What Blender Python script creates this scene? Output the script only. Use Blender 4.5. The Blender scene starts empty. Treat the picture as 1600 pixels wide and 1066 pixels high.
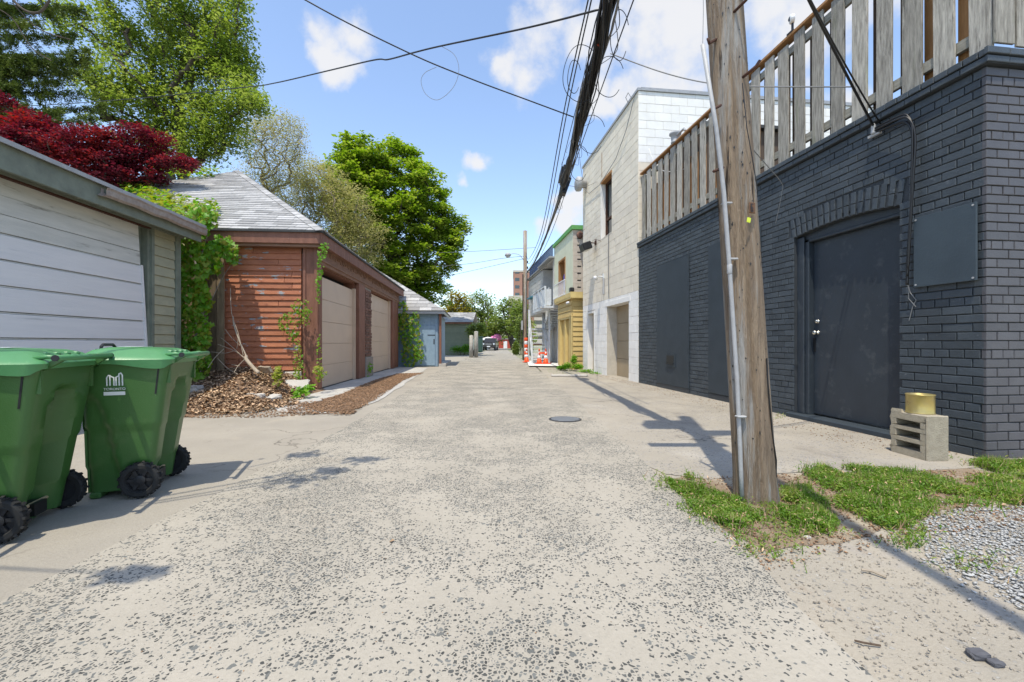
import bpy, bmesh, math, random
import numpy as np
from mathutils import Vector, Matrix
random.seed(7); rng = np.random.default_rng(7)
R = math.radians; PI = math.pi
S = bpy.context.scene
COL = S.collection
# ---------------------------------------------------------------- camera
cd = bpy.data.cameras.new('camera'); cam = bpy.data.objects.new('camera', cd); COL.objects.link(cam)
cd.sensor_width = 36; cd.lens = 680/1600*36; cd.clip_start = .05; cd.clip_end = 3000
cd.shift_y = -(533-536)/1600*1.0
cam.location = (0, 0, .9); cam.rotation_euler = (R(90), 0, 0)
S.camera = cam
# ---------------------------------------------------------------- light
SUNV = Vector((-.15, -.36, 1)).normalized()
sd = bpy.data.lights.new('sun', 'SUN'); sd.energy = 2.5; sd.angle = R(.5); sd.color = (1, .93, .78)
so = bpy.data.objects.new('sun', sd); COL.objects.link(so)
so.rotation_euler = SUNV.to_track_quat('Z', 'Y').to_euler(); so.location = (-2, -6, 18)
W = bpy.data.worlds.new('World'); S.world = W; W.use_nodes = True
wn = W.node_tree; wn.nodes.clear()
def wN(t, **k):
    n = wn.nodes.new(t)
    for a, b in k.items(): setattr(n, a, b)
    return n
wo = wN('ShaderNodeOutputWorld'); bg = wN('ShaderNodeBackground'); sky = wN('ShaderNodeTexSky')
sky.sky_type = 'NISHITA'; sky.sun_disc = False
sky.sun_elevation = math.asin(SUNV.z); sky.sun_rotation = math.atan2(SUNV.x, SUNV.y)
sky.air_density = 1.0; sky.dust_density = .6; sky.ozone_density = 1.6; sky.altitude = 100
bg.inputs['Strength'].default_value = .15
tc = wN('ShaderNodeTexCoord')
wdn = wN('ShaderNodeTexNoise'); wdn.inputs['Scale'].default_value = 9; wdn.inputs['Detail'].default_value = 5; wn.links.new(tc.outputs['Generated'], wdn.inputs['Vector'])
wsb = wN('ShaderNodeVectorMath', operation='SUBTRACT'); wsb.inputs[1].default_value = (.5,.5,.5); wn.links.new(wdn.outputs['Color'], wsb.inputs[0])
wma = wN('ShaderNodeVectorMath', operation='MULTIPLY_ADD'); wma.inputs[1].default_value = (.11,.11,.11); wn.links.new(wsb.outputs[0], wma.inputs[0]); wn.links.new(tc.outputs['Generated'], wma.inputs[2])
def skydir(px, py): return Vector(((px-800)/680, 1, (536-py)/680)).normalized()
# cloud banks: (photo-measured bearing and elevation, angular radius)
blobs = [(548,70,.07),(540,110,.055),(520,95,.04),(738,262,.035),(716,281,.026),(860,20,.10),(830,75,.10),(905,60,.09),(800,100,.05),(950,60,.13),(1040,40,.17),
         (1100,70,.15),(930,130,.09),(950,160,.06),(1180,20,.12),(1240,30,.09),(890,320,.06),(880,350,.05),(1000,130,.10),(900,230,.03),
         (780,420,.10),(700,432,.09),(620,440,.1),(850,360,.05),(1330,180,.06),(1500,-300,.3),(200,-700,.3),(-900,200,.25),(2600,100,.3),(400,-1500,.3)]
acc = None
for (x, y, r) in blobs:
    d = wN('ShaderNodeVectorMath', operation='DISTANCE'); d.inputs[1].default_value = skydir(x, y)
    wn.links.new(wma.outputs[0], d.inputs[0])
    m = wN('ShaderNodeMapRange'); m.interpolation_type = 'SMOOTHSTEP'
    m.inputs['From Min'].default_value = r*1.25; m.inputs['From Max'].default_value = r*.1
    m.inputs['To Max'].default_value = .42 if y > 400 else 1.0
    wn.links.new(d.outputs['Value'], m.inputs['Value'])
    if acc is None: acc = m.outputs[0]
    else:
        a = wN('ShaderNodeMath', operation='MAXIMUM'); wn.links.new(acc, a.inputs[0]); wn.links.new(m.outputs[0], a.inputs[1]); acc = a.outputs[0]
cn = wN('ShaderNodeTexNoise'); cn.inputs['Scale'].default_value = 7; cn.inputs['Detail'].default_value = 9; cn.inputs['Roughness'].default_value = .58
wn.links.new(tc.outputs['Generated'], cn.inputs['Vector'])
s1 = wN('ShaderNodeMath', operation='MULTIPLY_ADD'); s1.inputs[1].default_value = 2.6; s1.inputs[2].default_value = -1.3
wn.links.new(cn.outputs['Fac'], s1.inputs[0])
s2 = wN('ShaderNodeMath', operation='ADD'); wn.links.new(s1.outputs[0], s2.inputs[0]); wn.links.new(acc, s2.inputs[1])
mk_ = wN('ShaderNodeMapRange'); mk_.interpolation_type = 'SMOOTHSTEP'
mk_.inputs['From Min'].default_value = .34; mk_.inputs['From Max'].default_value = 1.0; mk_.inputs['To Max'].default_value = .93
wn.links.new(s2.outputs[0], mk_.inputs['Value'])
gt = wN('ShaderNodeMath', operation='MULTIPLY'); 
gm = wN('ShaderNodeMapRange'); gm.inputs['From Min'].default_value = 0; gm.inputs['From Max'].default_value = .12
wn.links.new(acc, gm.inputs['Value']); wn.links.new(mk_.outputs[0], gt.inputs[0]); wn.links.new(gm.outputs[0], gt.inputs[1])
hs = wN('ShaderNodeHueSaturation'); hs.inputs['Saturation'].default_value = .95; hs.inputs['Value'].default_value = 1.05
wn.links.new(sky.outputs[0], hs.inputs['Color'])
mx = wN('ShaderNodeMix', data_type='RGBA'); mx.inputs[7].default_value = (3.2, 3.2, 3.25, 1)
wn.links.new(gt.outputs[0], mx.inputs[0]); wn.links.new(hs.outputs[0], mx.inputs[6])
wn.links.new(mx.outputs[2], bg.inputs['Color']); wn.links.new(bg.outputs[0], wo.inputs[0])
S.view_settings.view_transform = 'Standard'; S.view_settings.look = 'None'
S.view_settings.exposure = .92; S.view_settings.gamma = 1; S.view_settings.use_curve_mapping = False
S.cycles.max_bounces = 6; S.cycles.transparent_max_bounces = 6; S.cycles.caustics_reflective = False; S.cycles.caustics_refractive = False

# ---------------------------------------------------------------- helpers
V3 = Vector
def gp(px, py, z=0.):
    Y = 680*(.9-z)/(py-536); return V3(((px-800)*Y/680, Y, z))
def at(px, py, Y): return V3(((px-800)*Y/680, Y, .9+(536-py)*Y/680))
def proj(p):
    y = max(p[1], .05); return 800+680*p[0]/y, 536-680*(p[2]-.9)/y
def tag(o, label=None, cat=None, group=None, kind=None):
    if label: o['label'] = label
    if cat: o['category'] = cat
    if group: o['group'] = group
    if kind: o['kind'] = kind
    return o
def empty(name, loc=(0,0,0), rz=0, label=None, cat=None, group=None):
    o = bpy.data.objects.new(name, None); COL.objects.link(o); o.location = loc; o.rotation_euler = (0,0,rz); o.empty_display_size = .1
    return tag(o, label, cat, group)
def linkm(name, me, parent=None, mat=None):
    o = bpy.data.objects.new(name, me); COL.objects.link(o)
    if parent: o.parent = parent
    if mat is not None: o.matrix_basis = mat
    return o
KIDS = {}
def copy_tree(o, parent=None):
    c = o.copy(); COL.objects.link(c)
    if parent: c.parent = parent
    for ch in list(o.children): copy_tree(ch, c)
    return c
def frame(O, Nn, Vv=(0,0,1)):
    Nn = V3(Nn).normalized(); Vv = V3(Vv); U = Vv.cross(Nn).normalized(); Vv = Nn.cross(U)
    m = Matrix.Identity(4)
    for i, a in enumerate((U, Vv, Nn, V3(O))): m[0][i], m[1][i], m[2][i] = a
    return m
class MB:
    def __init__(s): s.v = []; s.f = []; s.m = []
    def add(s, vs, fs, m=0):
        b = len(s.v); s.v += [tuple(x) for x in vs]; s.f += [tuple(b+i for i in f) for f in fs]; s.m += [m]*len(fs); return s
    def box(s, x0, x1, y0, y1, z0, z1, m=0, M=None):
        vs = [V3((x, y, z)) for z in (z0, z1) for y in (y0, y1) for x in (x0, x1)]
        if M is not None: vs = [M @ v for v in vs]
        fs = [(0,2,3,1),(4,5,7,6),(0,1,5,4),(2,6,7,3),(0,4,6,2),(1,3,7,5)]
        return s.add(vs, fs, m)
    def beam(s, a, b, w, h, m=0, up=(0,0,1)):
        a = V3(a); b = V3(b); d = (b-a); L = d.length; d.normalize(); up = V3(up)
        if abs(d.dot(up)) > .98: up = V3((0,1,0))
        x = d.cross(up).normalized(); z = x.cross(d)
        M = Matrix.Identity(4)
        for i, c in enumerate((x, d, z, a)): M[0][i], M[1][i], M[2][i] = c
        return s.box(-w/2, w/2, 0, L, -h/2, h/2, m, M)
    def quad(s, a, b, c, d, m=0): return s.add([a,b,c,d], [(0,1,2,3)], m)
    def tube(s, path, r, n=8, m=0, cap=True):
        path = [V3(p) for p in path]; k = len(path)
        rs = r if isinstance(r, (list, tuple)) else [r]*k
        vs = []; x = None
        for i, p in enumerate(path):
            t = (path[min(i+1, k-1)]-path[max(i-1, 0)]).normalized()
            if x is None:
                x = t.cross(V3((0,0,1)));
                if x.length < .05: x = t.cross(V3((0,1,0)))
                x.normalize()
            else:
                x = (x - t*x.dot(t)).normalized()
            y = t.cross(x)
            for j in range(n):
                a = 2*PI*j/n; vs.append(p+(x*math.cos(a)+y*math.sin(a))*rs[i])
        fs = [(i*n+j, i*n+(j+1) % n, (i+1)*n+(j+1) % n, (i+1)*n+j) for i in range(k-1) for j in range(n)]
        if cap: fs += [tuple(range(n-1, -1, -1)), tuple((k-1)*n+j for j in range(n))]
        return s.add(vs, fs, m)
    def lathe(s, prof, n=16, M=None, m=0, cap=True):
        vs = []
        for (r, z) in prof:
            for j in range(n):
                a = 2*PI*j/n; v = V3((r*math.cos(a), r*math.sin(a), z)); vs.append(M @ v if M is not None else v)
        k = len(prof)
        fs = [(i*n+j, i*n+(j+1) % n, (i+1)*n+(j+1) % n, (i+1)*n+j) for i in range(k-1) for j in range(n)]
        if cap: fs += [tuple(range(n-1, -1, -1)), tuple((k-1)*n+j for j in range(n))]
        return s.add(vs, fs, m)
    def prism(s, poly, F, t0, t1, m=0):
        n = len(poly)
        vs = [F @ V3((u, v, t0)) for u, v in poly]+[F @ V3((u, v, t1)) for u, v in poly]
        return s.add(vs, [tuple(range(n-1, -1, -1)), tuple(range(n, 2*n))]+[(i, (i+1) % n, n+(i+1) % n, n+i) for i in range(n)], m)
    def mesh(s, name, mats, smooth=False, bevel=0, seg=1):
        me = bpy.data.meshes.new(name); me.from_pydata(s.v, [], s.f)
        mats = mats if isinstance(mats, (list, tuple)) else [mats]
        for q in mats: me.materials.append(q)
        if len(mats) > 1: me.polygons.foreach_set('material_index', s.m)
        if bevel:
            bm = bmesh.new(); bm.from_mesh(me); bmesh.ops.remove_doubles(bm, verts=bm.verts, dist=1e-5)
            es = [e for e in bm.edges if len(e.link_faces) == 2 and e.calc_face_angle(0) > .5]
            bmesh.ops.bevel(bm, geom=es, offset=bevel, segments=seg, affect='EDGES', clamp_overlap=True); bm.to_mesh(me); bm.free()
        if smooth: me.polygons.foreach_set('use_smooth', [True]*len(me.polygons))
        me.update(); return me
    def build(s, name, mats, parent=None, smooth=False, bevel=0, seg=1, at=None):
        return linkm(name, s.mesh(name, mats, smooth, bevel, seg), parent, Matrix.Translation(at) if at is not None else None)
def part(name, mats, parent, *boxes, bevel=0):
    b = MB()
    for q in boxes: b.box(*q)
    return b.build(name, mats, parent, bevel=bevel)
def np_mesh(name, v, f, mats, mi=None, smooth=False):
    """v (n,3) float, f (m,k) int"""
    v = np.asarray(v, np.float32); f = np.asarray(f, np.int32); me = bpy.data.meshes.new(name)
    me.vertices.add(len(v)); me.vertices.foreach_set('co', v.ravel())
    k = f.shape[1]; me.loops.add(f.size); me.loops.foreach_set('vertex_index', f.ravel())
    me.polygons.add(len(f)); me.polygons.foreach_set('loop_start', np.arange(0, f.size, k, dtype=np.int32))
    me.polygons.foreach_set('loop_total', np.full(len(f), k, np.int32))
    for q in (mats if isinstance(mats, (list, tuple)) else [mats]): me.materials.append(q)
    if mi is not None: me.polygons.foreach_set('material_index', np.asarray(mi, np.int32))
    if smooth: me.polygons.foreach_set('use_smooth', np.ones(len(f), bool))
    me.update(calc_edges=True); me.validate(); return me
def clip(poly, conv):
    """clip poly by convex ccw polygon"""
    out = poly
    for i in range(len(conv)):
        a = conv[i]; b = conv[(i+1) % len(conv)]; inp = out; out = []
        side = lambda p: (b[0]-a[0])*(p[1]-a[1])-(b[1]-a[1])*(p[0]-a[0])
        for j in range(len(inp)):
            p = inp[j]; q = inp[(j+1) % len(inp)]; sp = side(p); sq = side(q)
            if sp >= 0: out.append(p)
            if (sp >= 0) != (sq >= 0):
                t = sp/(sp-sq); out.append((p[0]+t*(q[0]-p[0]), p[1]+t*(q[1]-p[1])))
        if len(out) < 3: return []
    r = [out[0]]
    for p in out[1:]:
        if abs(p[0]-r[-1][0])+abs(p[1]-r[-1][1]) > 1e-4: r.append(p)
    if len(r) > 2 and abs(r[0][0]-r[-1][0])+abs(r[0][1]-r[-1][1]) < 1e-4: r.pop()
    return r if len(r) > 2 else []
def chamfer(poly, t0, t1, bev, tilt):
    n = len(poly); cx = sum(p[0] for p in poly)/n; cy = sum(p[1] for p in poly)/n
    inn = []
    for i in range(n):
        p = poly[i]; a = poly[i-1]; b = poly[(i+1) % n]
        e1 = V3((p[0]-a[0], p[1]-a[1], 0)); e2 = V3((b[0]-p[0], b[1]-p[1], 0))
        if e1.length < 1e-6 or e2.length < 1e-6: inn.append(p); continue
        e1.normalize(); e2.normalize()
        n1 = V3((-e1.y, e1.x, 0)); n2 = V3((-e2.y, e2.x, 0)); d = n1+n2
        l2 = d.dot(n1); d = d/l2 if l2 > .3 else n1
        inn.append((p[0]+d.x*bev, p[1]+d.y*bev))
    v0 = min(p[1] for p in poly); v1 = max(p[1] for p in poly); H = max(v1-v0, 1e-5)
    tl = lambda p: tilt*(p[1]-v0)/H
    vs = [(p[0], p[1], t0) for p in poly]+[(p[0], p[1], t1-bev-tl(p)) for p in poly]+[(p[0], p[1], t1-tl(p)) for p in inn]
    fs = [(i, (i+1) % n, n+(i+1) % n, n+i) for i in range(n)]+[(n+i, n+(i+1) % n, 2*n+(i+1) % n, 2*n+i) for i in range(n)]+[tuple(range(2*n, 3*n))]
    return vs, fs
class Pieces:
    """pieces that can be picked apart: the largest in view become parts, the rest one joined part"""
    def __init__(s, root, name, mats, stuff=None):
        s.root = root; s.name = name; s.mats = mats if isinstance(mats, (list, tuple)) else [mats]; s.L = []; s.cache = {}; s.stuff = stuff or name
        s.Wm = Matrix.LocRotScale(root.location, root.rotation_euler, None)
    def add(s, F, poly, t0, t1, bev=.003, tilt=0, jit=0, rot=0, m=0):
        if len(poly) < 3: return
        s.L.append((F, [(float(a), float(b)) for a, b in poly], t0, t1, bev, tilt, random.uniform(-jit, jit), random.uniform(-rot, rot), m))
    def rect(s, F, u0, u1, v0, v1, *a, **k):
        if u1-u0 > .012 and v1-v0 > .008: s.add(F, [(u0, v0), (u1, v0), (u1, v1), (u0, v1)], *a, **k)
    def finish(s, maxn=300, minpx=9):
        sc = []
        for i, (F, poly, *_r) in enumerate(s.L):
            G = s.Wm @ F; P = [G @ V3((u, v, 0)) for u, v in poly]; c = sum(P, V3())/len(P)
            if min(p.y for p in P) < .3: continue
            nrm = (G.to_3x3() @ V3((0,0,1)))
            if nrm.dot(V3((0,0,.9))-c) <= 0: continue
            q = [proj(p) for p in P]; w = max(a for a, b in q)-min(a for a, b in q); h = max(b for a, b in q)-min(b for a, b in q)
            cx = sum(a for a, b in q)/len(q); cy = sum(b for a, b in q)/len(q)
            if cx < -5 or cx > 1605 or cy < -5 or cy > 1070: continue
            if max(w, h) < minpx: continue
            sc.append((w*h, i))
        sc.sort(reverse=True); top = set(i for _, i in sc[:maxn]); rest = MB()
        for i, (F, poly, t0, t1, bev, tilt, dj, rt, m) in enumerate(s.L):
            n = len(poly); cx = sum(p[0] for p in poly)/n; cy = sum(p[1] for p in poly)/n
            rel = [(round(p[0]-cx, 3), round(p[1]-cy, 3)) for p in poly]
            M = F @ Matrix.Translation((cx, cy, dj)) @ Matrix.Rotation(rt, 4, 'Z') @ Matrix.Rotation(rt*.6, 4, 'X')
            if i in top:
                key = (tuple(rel), t0, t1, bev, tilt, m)
                if key not in s.cache:
                    b = MB(); b.add(*chamfer(rel, t0, t1, bev, tilt)); s.cache[key] = b.mesh(s.name, s.mats[m])
                linkm(s.name, s.cache[key], s.root, M)
            else:
                vs, fs = chamfer(rel, t0, t1, bev, tilt); rest.add([M @ V3(v) for v in vs], fs, m)
        if rest.v:
            o = rest.build(s.stuff, s.mats, s.root); o['kind'] = 'stuff'
def courses(P, F, u0, u1, v0, v1, L, H, gap, t0, t1, holes=lambda a, b: [], stagger=.5, clipc=None, m=0, header=6, wob=0, **k):
    """rows of bricks / blocks / shingles with running bond; holes(va, vb) -> list of (ua, ub) left out"""
    r = 0; v = v0
    while v < v1-.01:
        h = min(H, v1-v); hb = header and r % header == header-1
        l = L*.5 if hb else L
        off = (r*stagger % 1)*l
        if wob: off = random.uniform(0, l)
        u = u0-off; hs_ = sorted(holes(v, v+h))
        while u < u1:
            a = max(u, u0)+gap/2; b = min(u+l, u1)-gap/2
            segs = [(a, b)]
            for ha, hb_ in hs_:
                ns = []
                for (p, q) in segs:
                    if hb_ <= p or ha >= q: ns.append((p, q)); continue
                    if ha > p: ns.append((p, ha-gap/2))
                    if hb_ < q: ns.append((hb_+gap/2, q))
                segs = ns
            for (p, q) in segs:
                if q-p < .02: continue
                po = [(p, v+gap/2), (q, v+gap/2), (q, v+h-gap/2), (p, v+h-gap/2)]
                if clipc: po = clip(po, clipc)
                if po: P.add(F, po, t0, t1, m=m(p, v) if callable(m) else m, **k)
            u += l
        v += H; r += 1

# ---------------------------------------------------------------- materials
def mk(name, c1, c2=None, scale=8, rough=.8, bump=0., bscale=40, stretch=(1,1,1), var=0., spots=None, spots2=None, spec=.3, metal=0, detail=5, trans=0, bdist=.01):
    m = bpy.data.materials.new(name); m.use_nodes = True; nt = m.node_tree; bs = nt.nodes['Principled BSDF']
    bs.inputs['Roughness'].default_value = rough; bs.inputs['Metallic'].default_value = metal; bs.inputs['Specular IOR Level'].default_value = spec
    c2 = c2 or tuple(x*.75 for x in c1)
    nn = lambda t: nt.nodes.new(t); L = nt.links.new
    geo = nn('ShaderNodeNewGeometry'); mp = nn('ShaderNodeMapping'); mp.inputs['Scale'].default_value = stretch; L(geo.outputs['Position'], mp.inputs['Vector'])
    oi = nn('ShaderNodeObjectInfo')
    def noise(sc, det=detail, rg=.6):
        n = nn('ShaderNodeTexNoise'); n.inputs['Scale'].default_value = sc; n.inputs['Detail'].default_value = det; n.inputs['Roughness'].default_value = rg
        L(mp.outputs[0], n.inputs['Vector']); return n
    def ramp(out, lo, hi):
        r = nn('ShaderNodeMapRange'); r.inputs['From Min'].default_value = lo; r.inputs['From Max'].default_value = hi; L(out, r.inputs['Value']); return r.outputs[0]
    def mix(f, a, b):
        x = nn('ShaderNodeMix'); x.data_type = 'RGBA'
        if isinstance(f, float): x.inputs[0].default_value = f
        else: L(f, x.inputs[0])
        for i, q in ((6, a), (7, b)):
            if isinstance(q, tuple): x.inputs[i].default_value = (*q[:3], 1)
            else: L(q, x.inputs[i])
        return x.outputs[2]
    col = mix(ramp(noise(scale).outputs['Fac'], .3, .7), tuple(c1), tuple(c2))
    for sp in (spots, spots2):
        if sp:
            n = noise(sp[1], 6, .65); col = mix(ramp(n.outputs['Fac'], sp[2], sp[2]+(sp[3] if len(sp) > 3 else .05)), col, tuple(sp[0]))
    if var:
        h = nn('ShaderNodeHueSaturation'); a = nn('ShaderNodeMath'); a.operation = 'ADD'; L(geo.outputs['Random Per Island'], a.inputs[0]); L(oi.outputs['Random'], a.inputs[1])
        fr = nn('ShaderNodeMath'); fr.operation = 'FRACT'; L(a.outputs[0], fr.inputs[0])
        r = nn('ShaderNodeMapRange'); r.inputs['To Min'].default_value = 1-var; r.inputs['To Max'].default_value = 1+var; L(fr.outputs[0], r.inputs['Value'])
        L(r.outputs[0], h.inputs['Value']); L(col, h.inputs['Color']); col = h.outputs[0]
    L(col, bs.inputs['Base Color'])
    if bump:
        b = nn('ShaderNodeBump'); b.inputs['Strength'].default_value = bump; b.inputs['Distance'].default_value = bdist
        L(noise(bscale, 6, .65).outputs['Fac'], b.inputs['Height']); L(b.outputs[0], bs.inputs['Normal'])
    if trans:
        t = nn('ShaderNodeBsdfTranslucent'); ms = nn('ShaderNodeMixShader'); ms.inputs[0].default_value = trans
        L(col, t.inputs['Color']); out = nt.nodes['Material Output']
        L(bs.outputs[0], ms.inputs[1]); L(t.outputs[0], ms.inputs[2]); L(ms.outputs[0], out.inputs['Surface'])
    return m
def leafmat(name, a, b, c=None, trans=.35, scale=1.2):
    m = bpy.data.materials.new(name); m.use_nodes = True; nt = m.node_tree; bs = nt.nodes['Principled BSDF']; L = nt.links.new; nn = nt.nodes.new
    geo = nn('ShaderNodeNewGeometry'); cr = nn('ShaderNodeValToRGB'); c = c or b
    e = cr.color_ramp.elements; e[0].color = (*a, 1); e[1].color = (*c, 1); x = e.new(.5); x.color = (*b, 1)
    n = nn('ShaderNodeTexNoise'); n.inputs['Scale'].default_value = scale; n.inputs['Detail'].default_value = 2; L(geo.outputs['Position'], n.inputs['Vector'])
    ad = nn('ShaderNodeMath'); ad.operation = 'MULTIPLY_ADD'; ad.inputs[1].default_value = .55; L(geo.outputs['Random Per Island'], ad.inputs[0])
    n2 = nn('ShaderNodeMapRange'); n2.inputs['From Min'].default_value = .3; n2.inputs['From Max'].default_value = .7; n2.inputs['To Max'].default_value = .5; L(n.outputs['Fac'], n2.inputs['Value'])
    L(n2.outputs[0], ad.inputs[2]); L(ad.outputs[0], cr.inputs['Fac']); L(cr.outputs[0], bs.inputs['Base Color'])
    bs.inputs['Roughness'].default_value = .45; bs.inputs['Specular IOR Level'].default_value = .35
    t = nn('ShaderNodeBsdfTranslucent'); ms = nn('ShaderNodeMixShader'); ms.inputs[0].default_value = trans
    h = nn('ShaderNodeHueSaturation'); h.inputs['Value'].default_value = 1.5; h.inputs['Saturation'].default_value = 1.1; L(cr.outputs[0], h.inputs['Color'])
    L(h.outputs[0], t.inputs['Color']); L(bs.outputs[0], ms.inputs[1]); L(t.outputs[0], ms.inputs[2]); L(ms.outputs[0], nt.nodes['Material Output'].inputs['Surface'])
    return m
def plain(name, c, rough=.5, metal=0, spec=.5): 
    return mk(name, c, tuple(x*.9 for x in c), 12, rough, metal=metal, spec=spec)
M = {}
M['brick'] = mk('charcoal_painted_brick', (.062,.075,.087), (.046,.056,.066), 5, .5, .45, 60, var=.16, spots=((.13,.14,.15), 22, .64, .08), spots2=((.32,.31,.29), 48, .705, .03), spec=.4)
M['brick_mortar'] = mk('charcoal_painted_mortar', (.052,.058,.065), (.040,.045,.051), 9, .6, .5, 60, spots=((.20,.20,.20), 60, .70, .06))
M['brick_sunlit'] = mk('sunlit_painted_brick', (.098,.096,.104), (.078,.076,.084), 5, .5, .3, 70, var=.10, spots=((.18,.18,.19), 40, .72, .06), spec=.4)  # charcoal brick made lighter and warmer: end wall sunlight put into the colour
M['dark_paint'] = mk('charcoal_door_paint', (.036,.046,.058), (.028,.036,.046), 3, .42, .12, 25, spots=((.20,.21,.22), 45, .70, .04), spots2=((.085,.095,.10), 7, .56, .25), spec=.45)
M['panel_paint'] = mk('slate_panel_paint', (.060,.080,.096), (.048,.064,.078), 3, .45, .2, 50, spots=((.22,.22,.22), 50, .76, .04))
M['board_paint'] = mk('charcoal_board_paint', (.044,.056,.068), (.034,.044,.054), 4, .55, .4, 50, spots=((.14,.14,.15), 35, .72, .06))
M['cream_block'] = mk('cream_painted_block', (.80,.73,.60), (.70,.63,.52), 3, .8, .4, 60, var=.05, spots=((.38,.36,.32), 5, .60, .25), spots2=((.30,.25,.20), 30, .70, .08))
M['white_block'] = mk('white_painted_block', (.88,.86,.82), (.80,.78,.74), 6, .7, .5, 70, var=.03, spots=((.45,.42,.38), 22, .72, .08))
M['joint'] = mk('block_joint', (.58,.53,.45), (.48,.44,.37), 9, .9, .3, 50)
M['white_joint'] = mk('white_joint', (.62,.61,.60), (.52,.5,.48), 9, .9, .3, 50)
M['oldwood'] = mk('weathered_grey_wood', (.49,.46,.40), (.20,.185,.16), 16, .85, .7, 60, stretch=(3,3,.35), var=.28, spots=((.07,.065,.055), 9, .60, .10), spots2=((.22,.25,.13), 3, .60, .25))
M['oldwood_h'] = mk('weathered_rail_wood', (.33,.31,.26), (.18,.17,.14), 9, .85, .5, 60, stretch=(.6,.6,4), var=.12)
M['orangewood'] = mk('new_cedar_board', (.42,.22,.09), (.30,.15,.06), 9, .75, .3, 60, stretch=(3,3,.4), var=.15)
M['brownwood'] = mk('dark_brown_board', (.10,.068,.045), (.06,.04,.028), 9, .8, .4, 50, stretch=(3,3,.4), var=.25)
M['pole'] = mk('utility_pole_wood', (.42,.315,.215), (.20,.145,.10), 9, .85, 1.0, 30, stretch=(4,4,.22), spots=((.42,.40,.37), 4, .50, .12), spots2=((.05,.035,.025), 3.4, .62, .03), bdist=.03)
M['galv'] = mk('galvanised_steel', (.42,.42,.42), (.34,.34,.34), 30, .6, .05, 80, metal=.1, spec=.4)
M['rust'] = mk('rusted_iron', (.10,.045,.03), (.06,.03,.022), 30, .75, .3, 90)
M['black'] = plain('black_cable_jacket', (.012,.012,.013), .45)
M['blackplastic'] = mk('black_plastic', (.018,.018,.02), (.028,.028,.03), 40, .42, .1, 80)
M['greycable'] = plain('grey_cable', (.20,.20,.20), .6)
M['chrome'] = plain('brushed_metal', (.7,.68,.62), .25, 1)
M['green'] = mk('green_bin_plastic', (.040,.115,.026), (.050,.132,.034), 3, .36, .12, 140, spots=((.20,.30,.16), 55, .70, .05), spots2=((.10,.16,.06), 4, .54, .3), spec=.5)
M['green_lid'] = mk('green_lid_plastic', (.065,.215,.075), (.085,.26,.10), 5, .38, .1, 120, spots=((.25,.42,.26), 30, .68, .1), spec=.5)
M['white_print'] = plain('white_print', (.78,.80,.78), .5)
M['green_print'] = plain('green_print', (.1,.3,.1), .5)
M['axle'] = plain('bare_axle', (.42,.33,.20), .5)
M['lane'] = None
M['redwood'] = mk('peeling_red_paint', (.45,.175,.090), (.34,.125,.068), 5, .7, .45, 45, stretch=(1,1,2.5), var=.13, spots=((.17,.052,.03), 7, .60, .15), spots2=((.29,.30,.31), 4.2, .60, .02))
M['redtrim'] = mk('worn_brown_red_trim', (.27,.125,.082), (.18,.082,.055), 6, .7, .4, 40, stretch=(2,2,.6), var=.08, spots=((.33,.26,.20), 11, .66, .08))
M['redbeam'] = mk('worn_brown_beam', (.30,.17,.11), (.20,.11,.075), 5, .8, .5, 30, stretch=(.6,.6,3), spots=((.30,.24,.18), 9, .62, .1))
M['beige_door'] = mk('beige_garage_door', (.63,.485,.36), (.56,.43,.325), 1.2, .55, .05, 60, spots=((.50,.38,.27), .9, .60, .2))
M['redbrick'] = mk('brown_brick', (.22,.12,.09), (.15,.08,.06), 14, .85, .5, 60, var=.25)
M['mortar'] = mk('mortar', (.33,.29,.25), (.25,.22,.19), 14, .9, .4, 50)
M['shingle'] = mk('grey_asphalt_shingle', (.42,.41,.40), (.29,.285,.28), 24, .9, .4, 220, var=.30, spots=((.40,.40,.39), 9, .60, .1))
M['roofdeck'] = mk('roof_underlay', (.07,.07,.07), None, 10, .9)
M['sagewood'] = mk('faded_sage_siding', (.40,.39,.27), (.32,.32,.23), 6, .75, .4, 40, stretch=(1,1,2), var=.08, spots=((.20,.19,.14), 14, .68, .08))
M['sagetrim'] = mk('faded_sage_trim', (.22,.25,.20), (.15,.17,.14), 6, .75, .4, 30, stretch=(1,1,1), spots=((.42,.40,.33), 10, .66, .08))
M['whitewood'] = mk('old_white_door_boards', (.76,.76,.77), (.68,.69,.71), 3, .65, .3, 40, stretch=(.5,.5,6), spots=((.42,.44,.46), 2.5, .66, .16), spots2=((.33,.29,.24), 20, .72, .05))
M['greyboard'] = mk('bare_greyed_header_board', (.66,.66,.62), (.52,.53,.50), 4, .8, .4, 40, stretch=(.5,.5,4), spots=((.22,.21,.18), 4, .62, .12))
M['flash'] = mk('weathered_metal_flashing', (.42,.42,.42), (.33,.33,.33), 12, .5, metal=.3)
M['gutter'] = mk('bent_tan_gutter', (.36,.31,.27), (.25,.20,.17), 16, .5, .2, 40)
M['bluewood'] = mk('pale_blue_paint', (.27,.37,.46), (.22,.31,.40), 9, .7, .3, 40, stretch=(1,1,.6), var=.08, spots=((.16,.21,.26), 12, .68, .06))
M['blueshade'] = mk('shaded_blue_wall', (.17,.23,.30), (.14,.19,.25), 5, .75, .2, 40)  # pale blue paint darkened to the tone of its shaded side
M['sagegreen'] = mk('sage_green_siding', (.26,.28,.20), (.21,.23,.165), 4, .75, .2, 40, var=.06)
M['fencewood'] = mk('brown_fence_board', (.24,.18,.115), (.15,.11,.07), 8, .85, .5, 40, stretch=(3,3,.4), var=.25)
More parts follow.
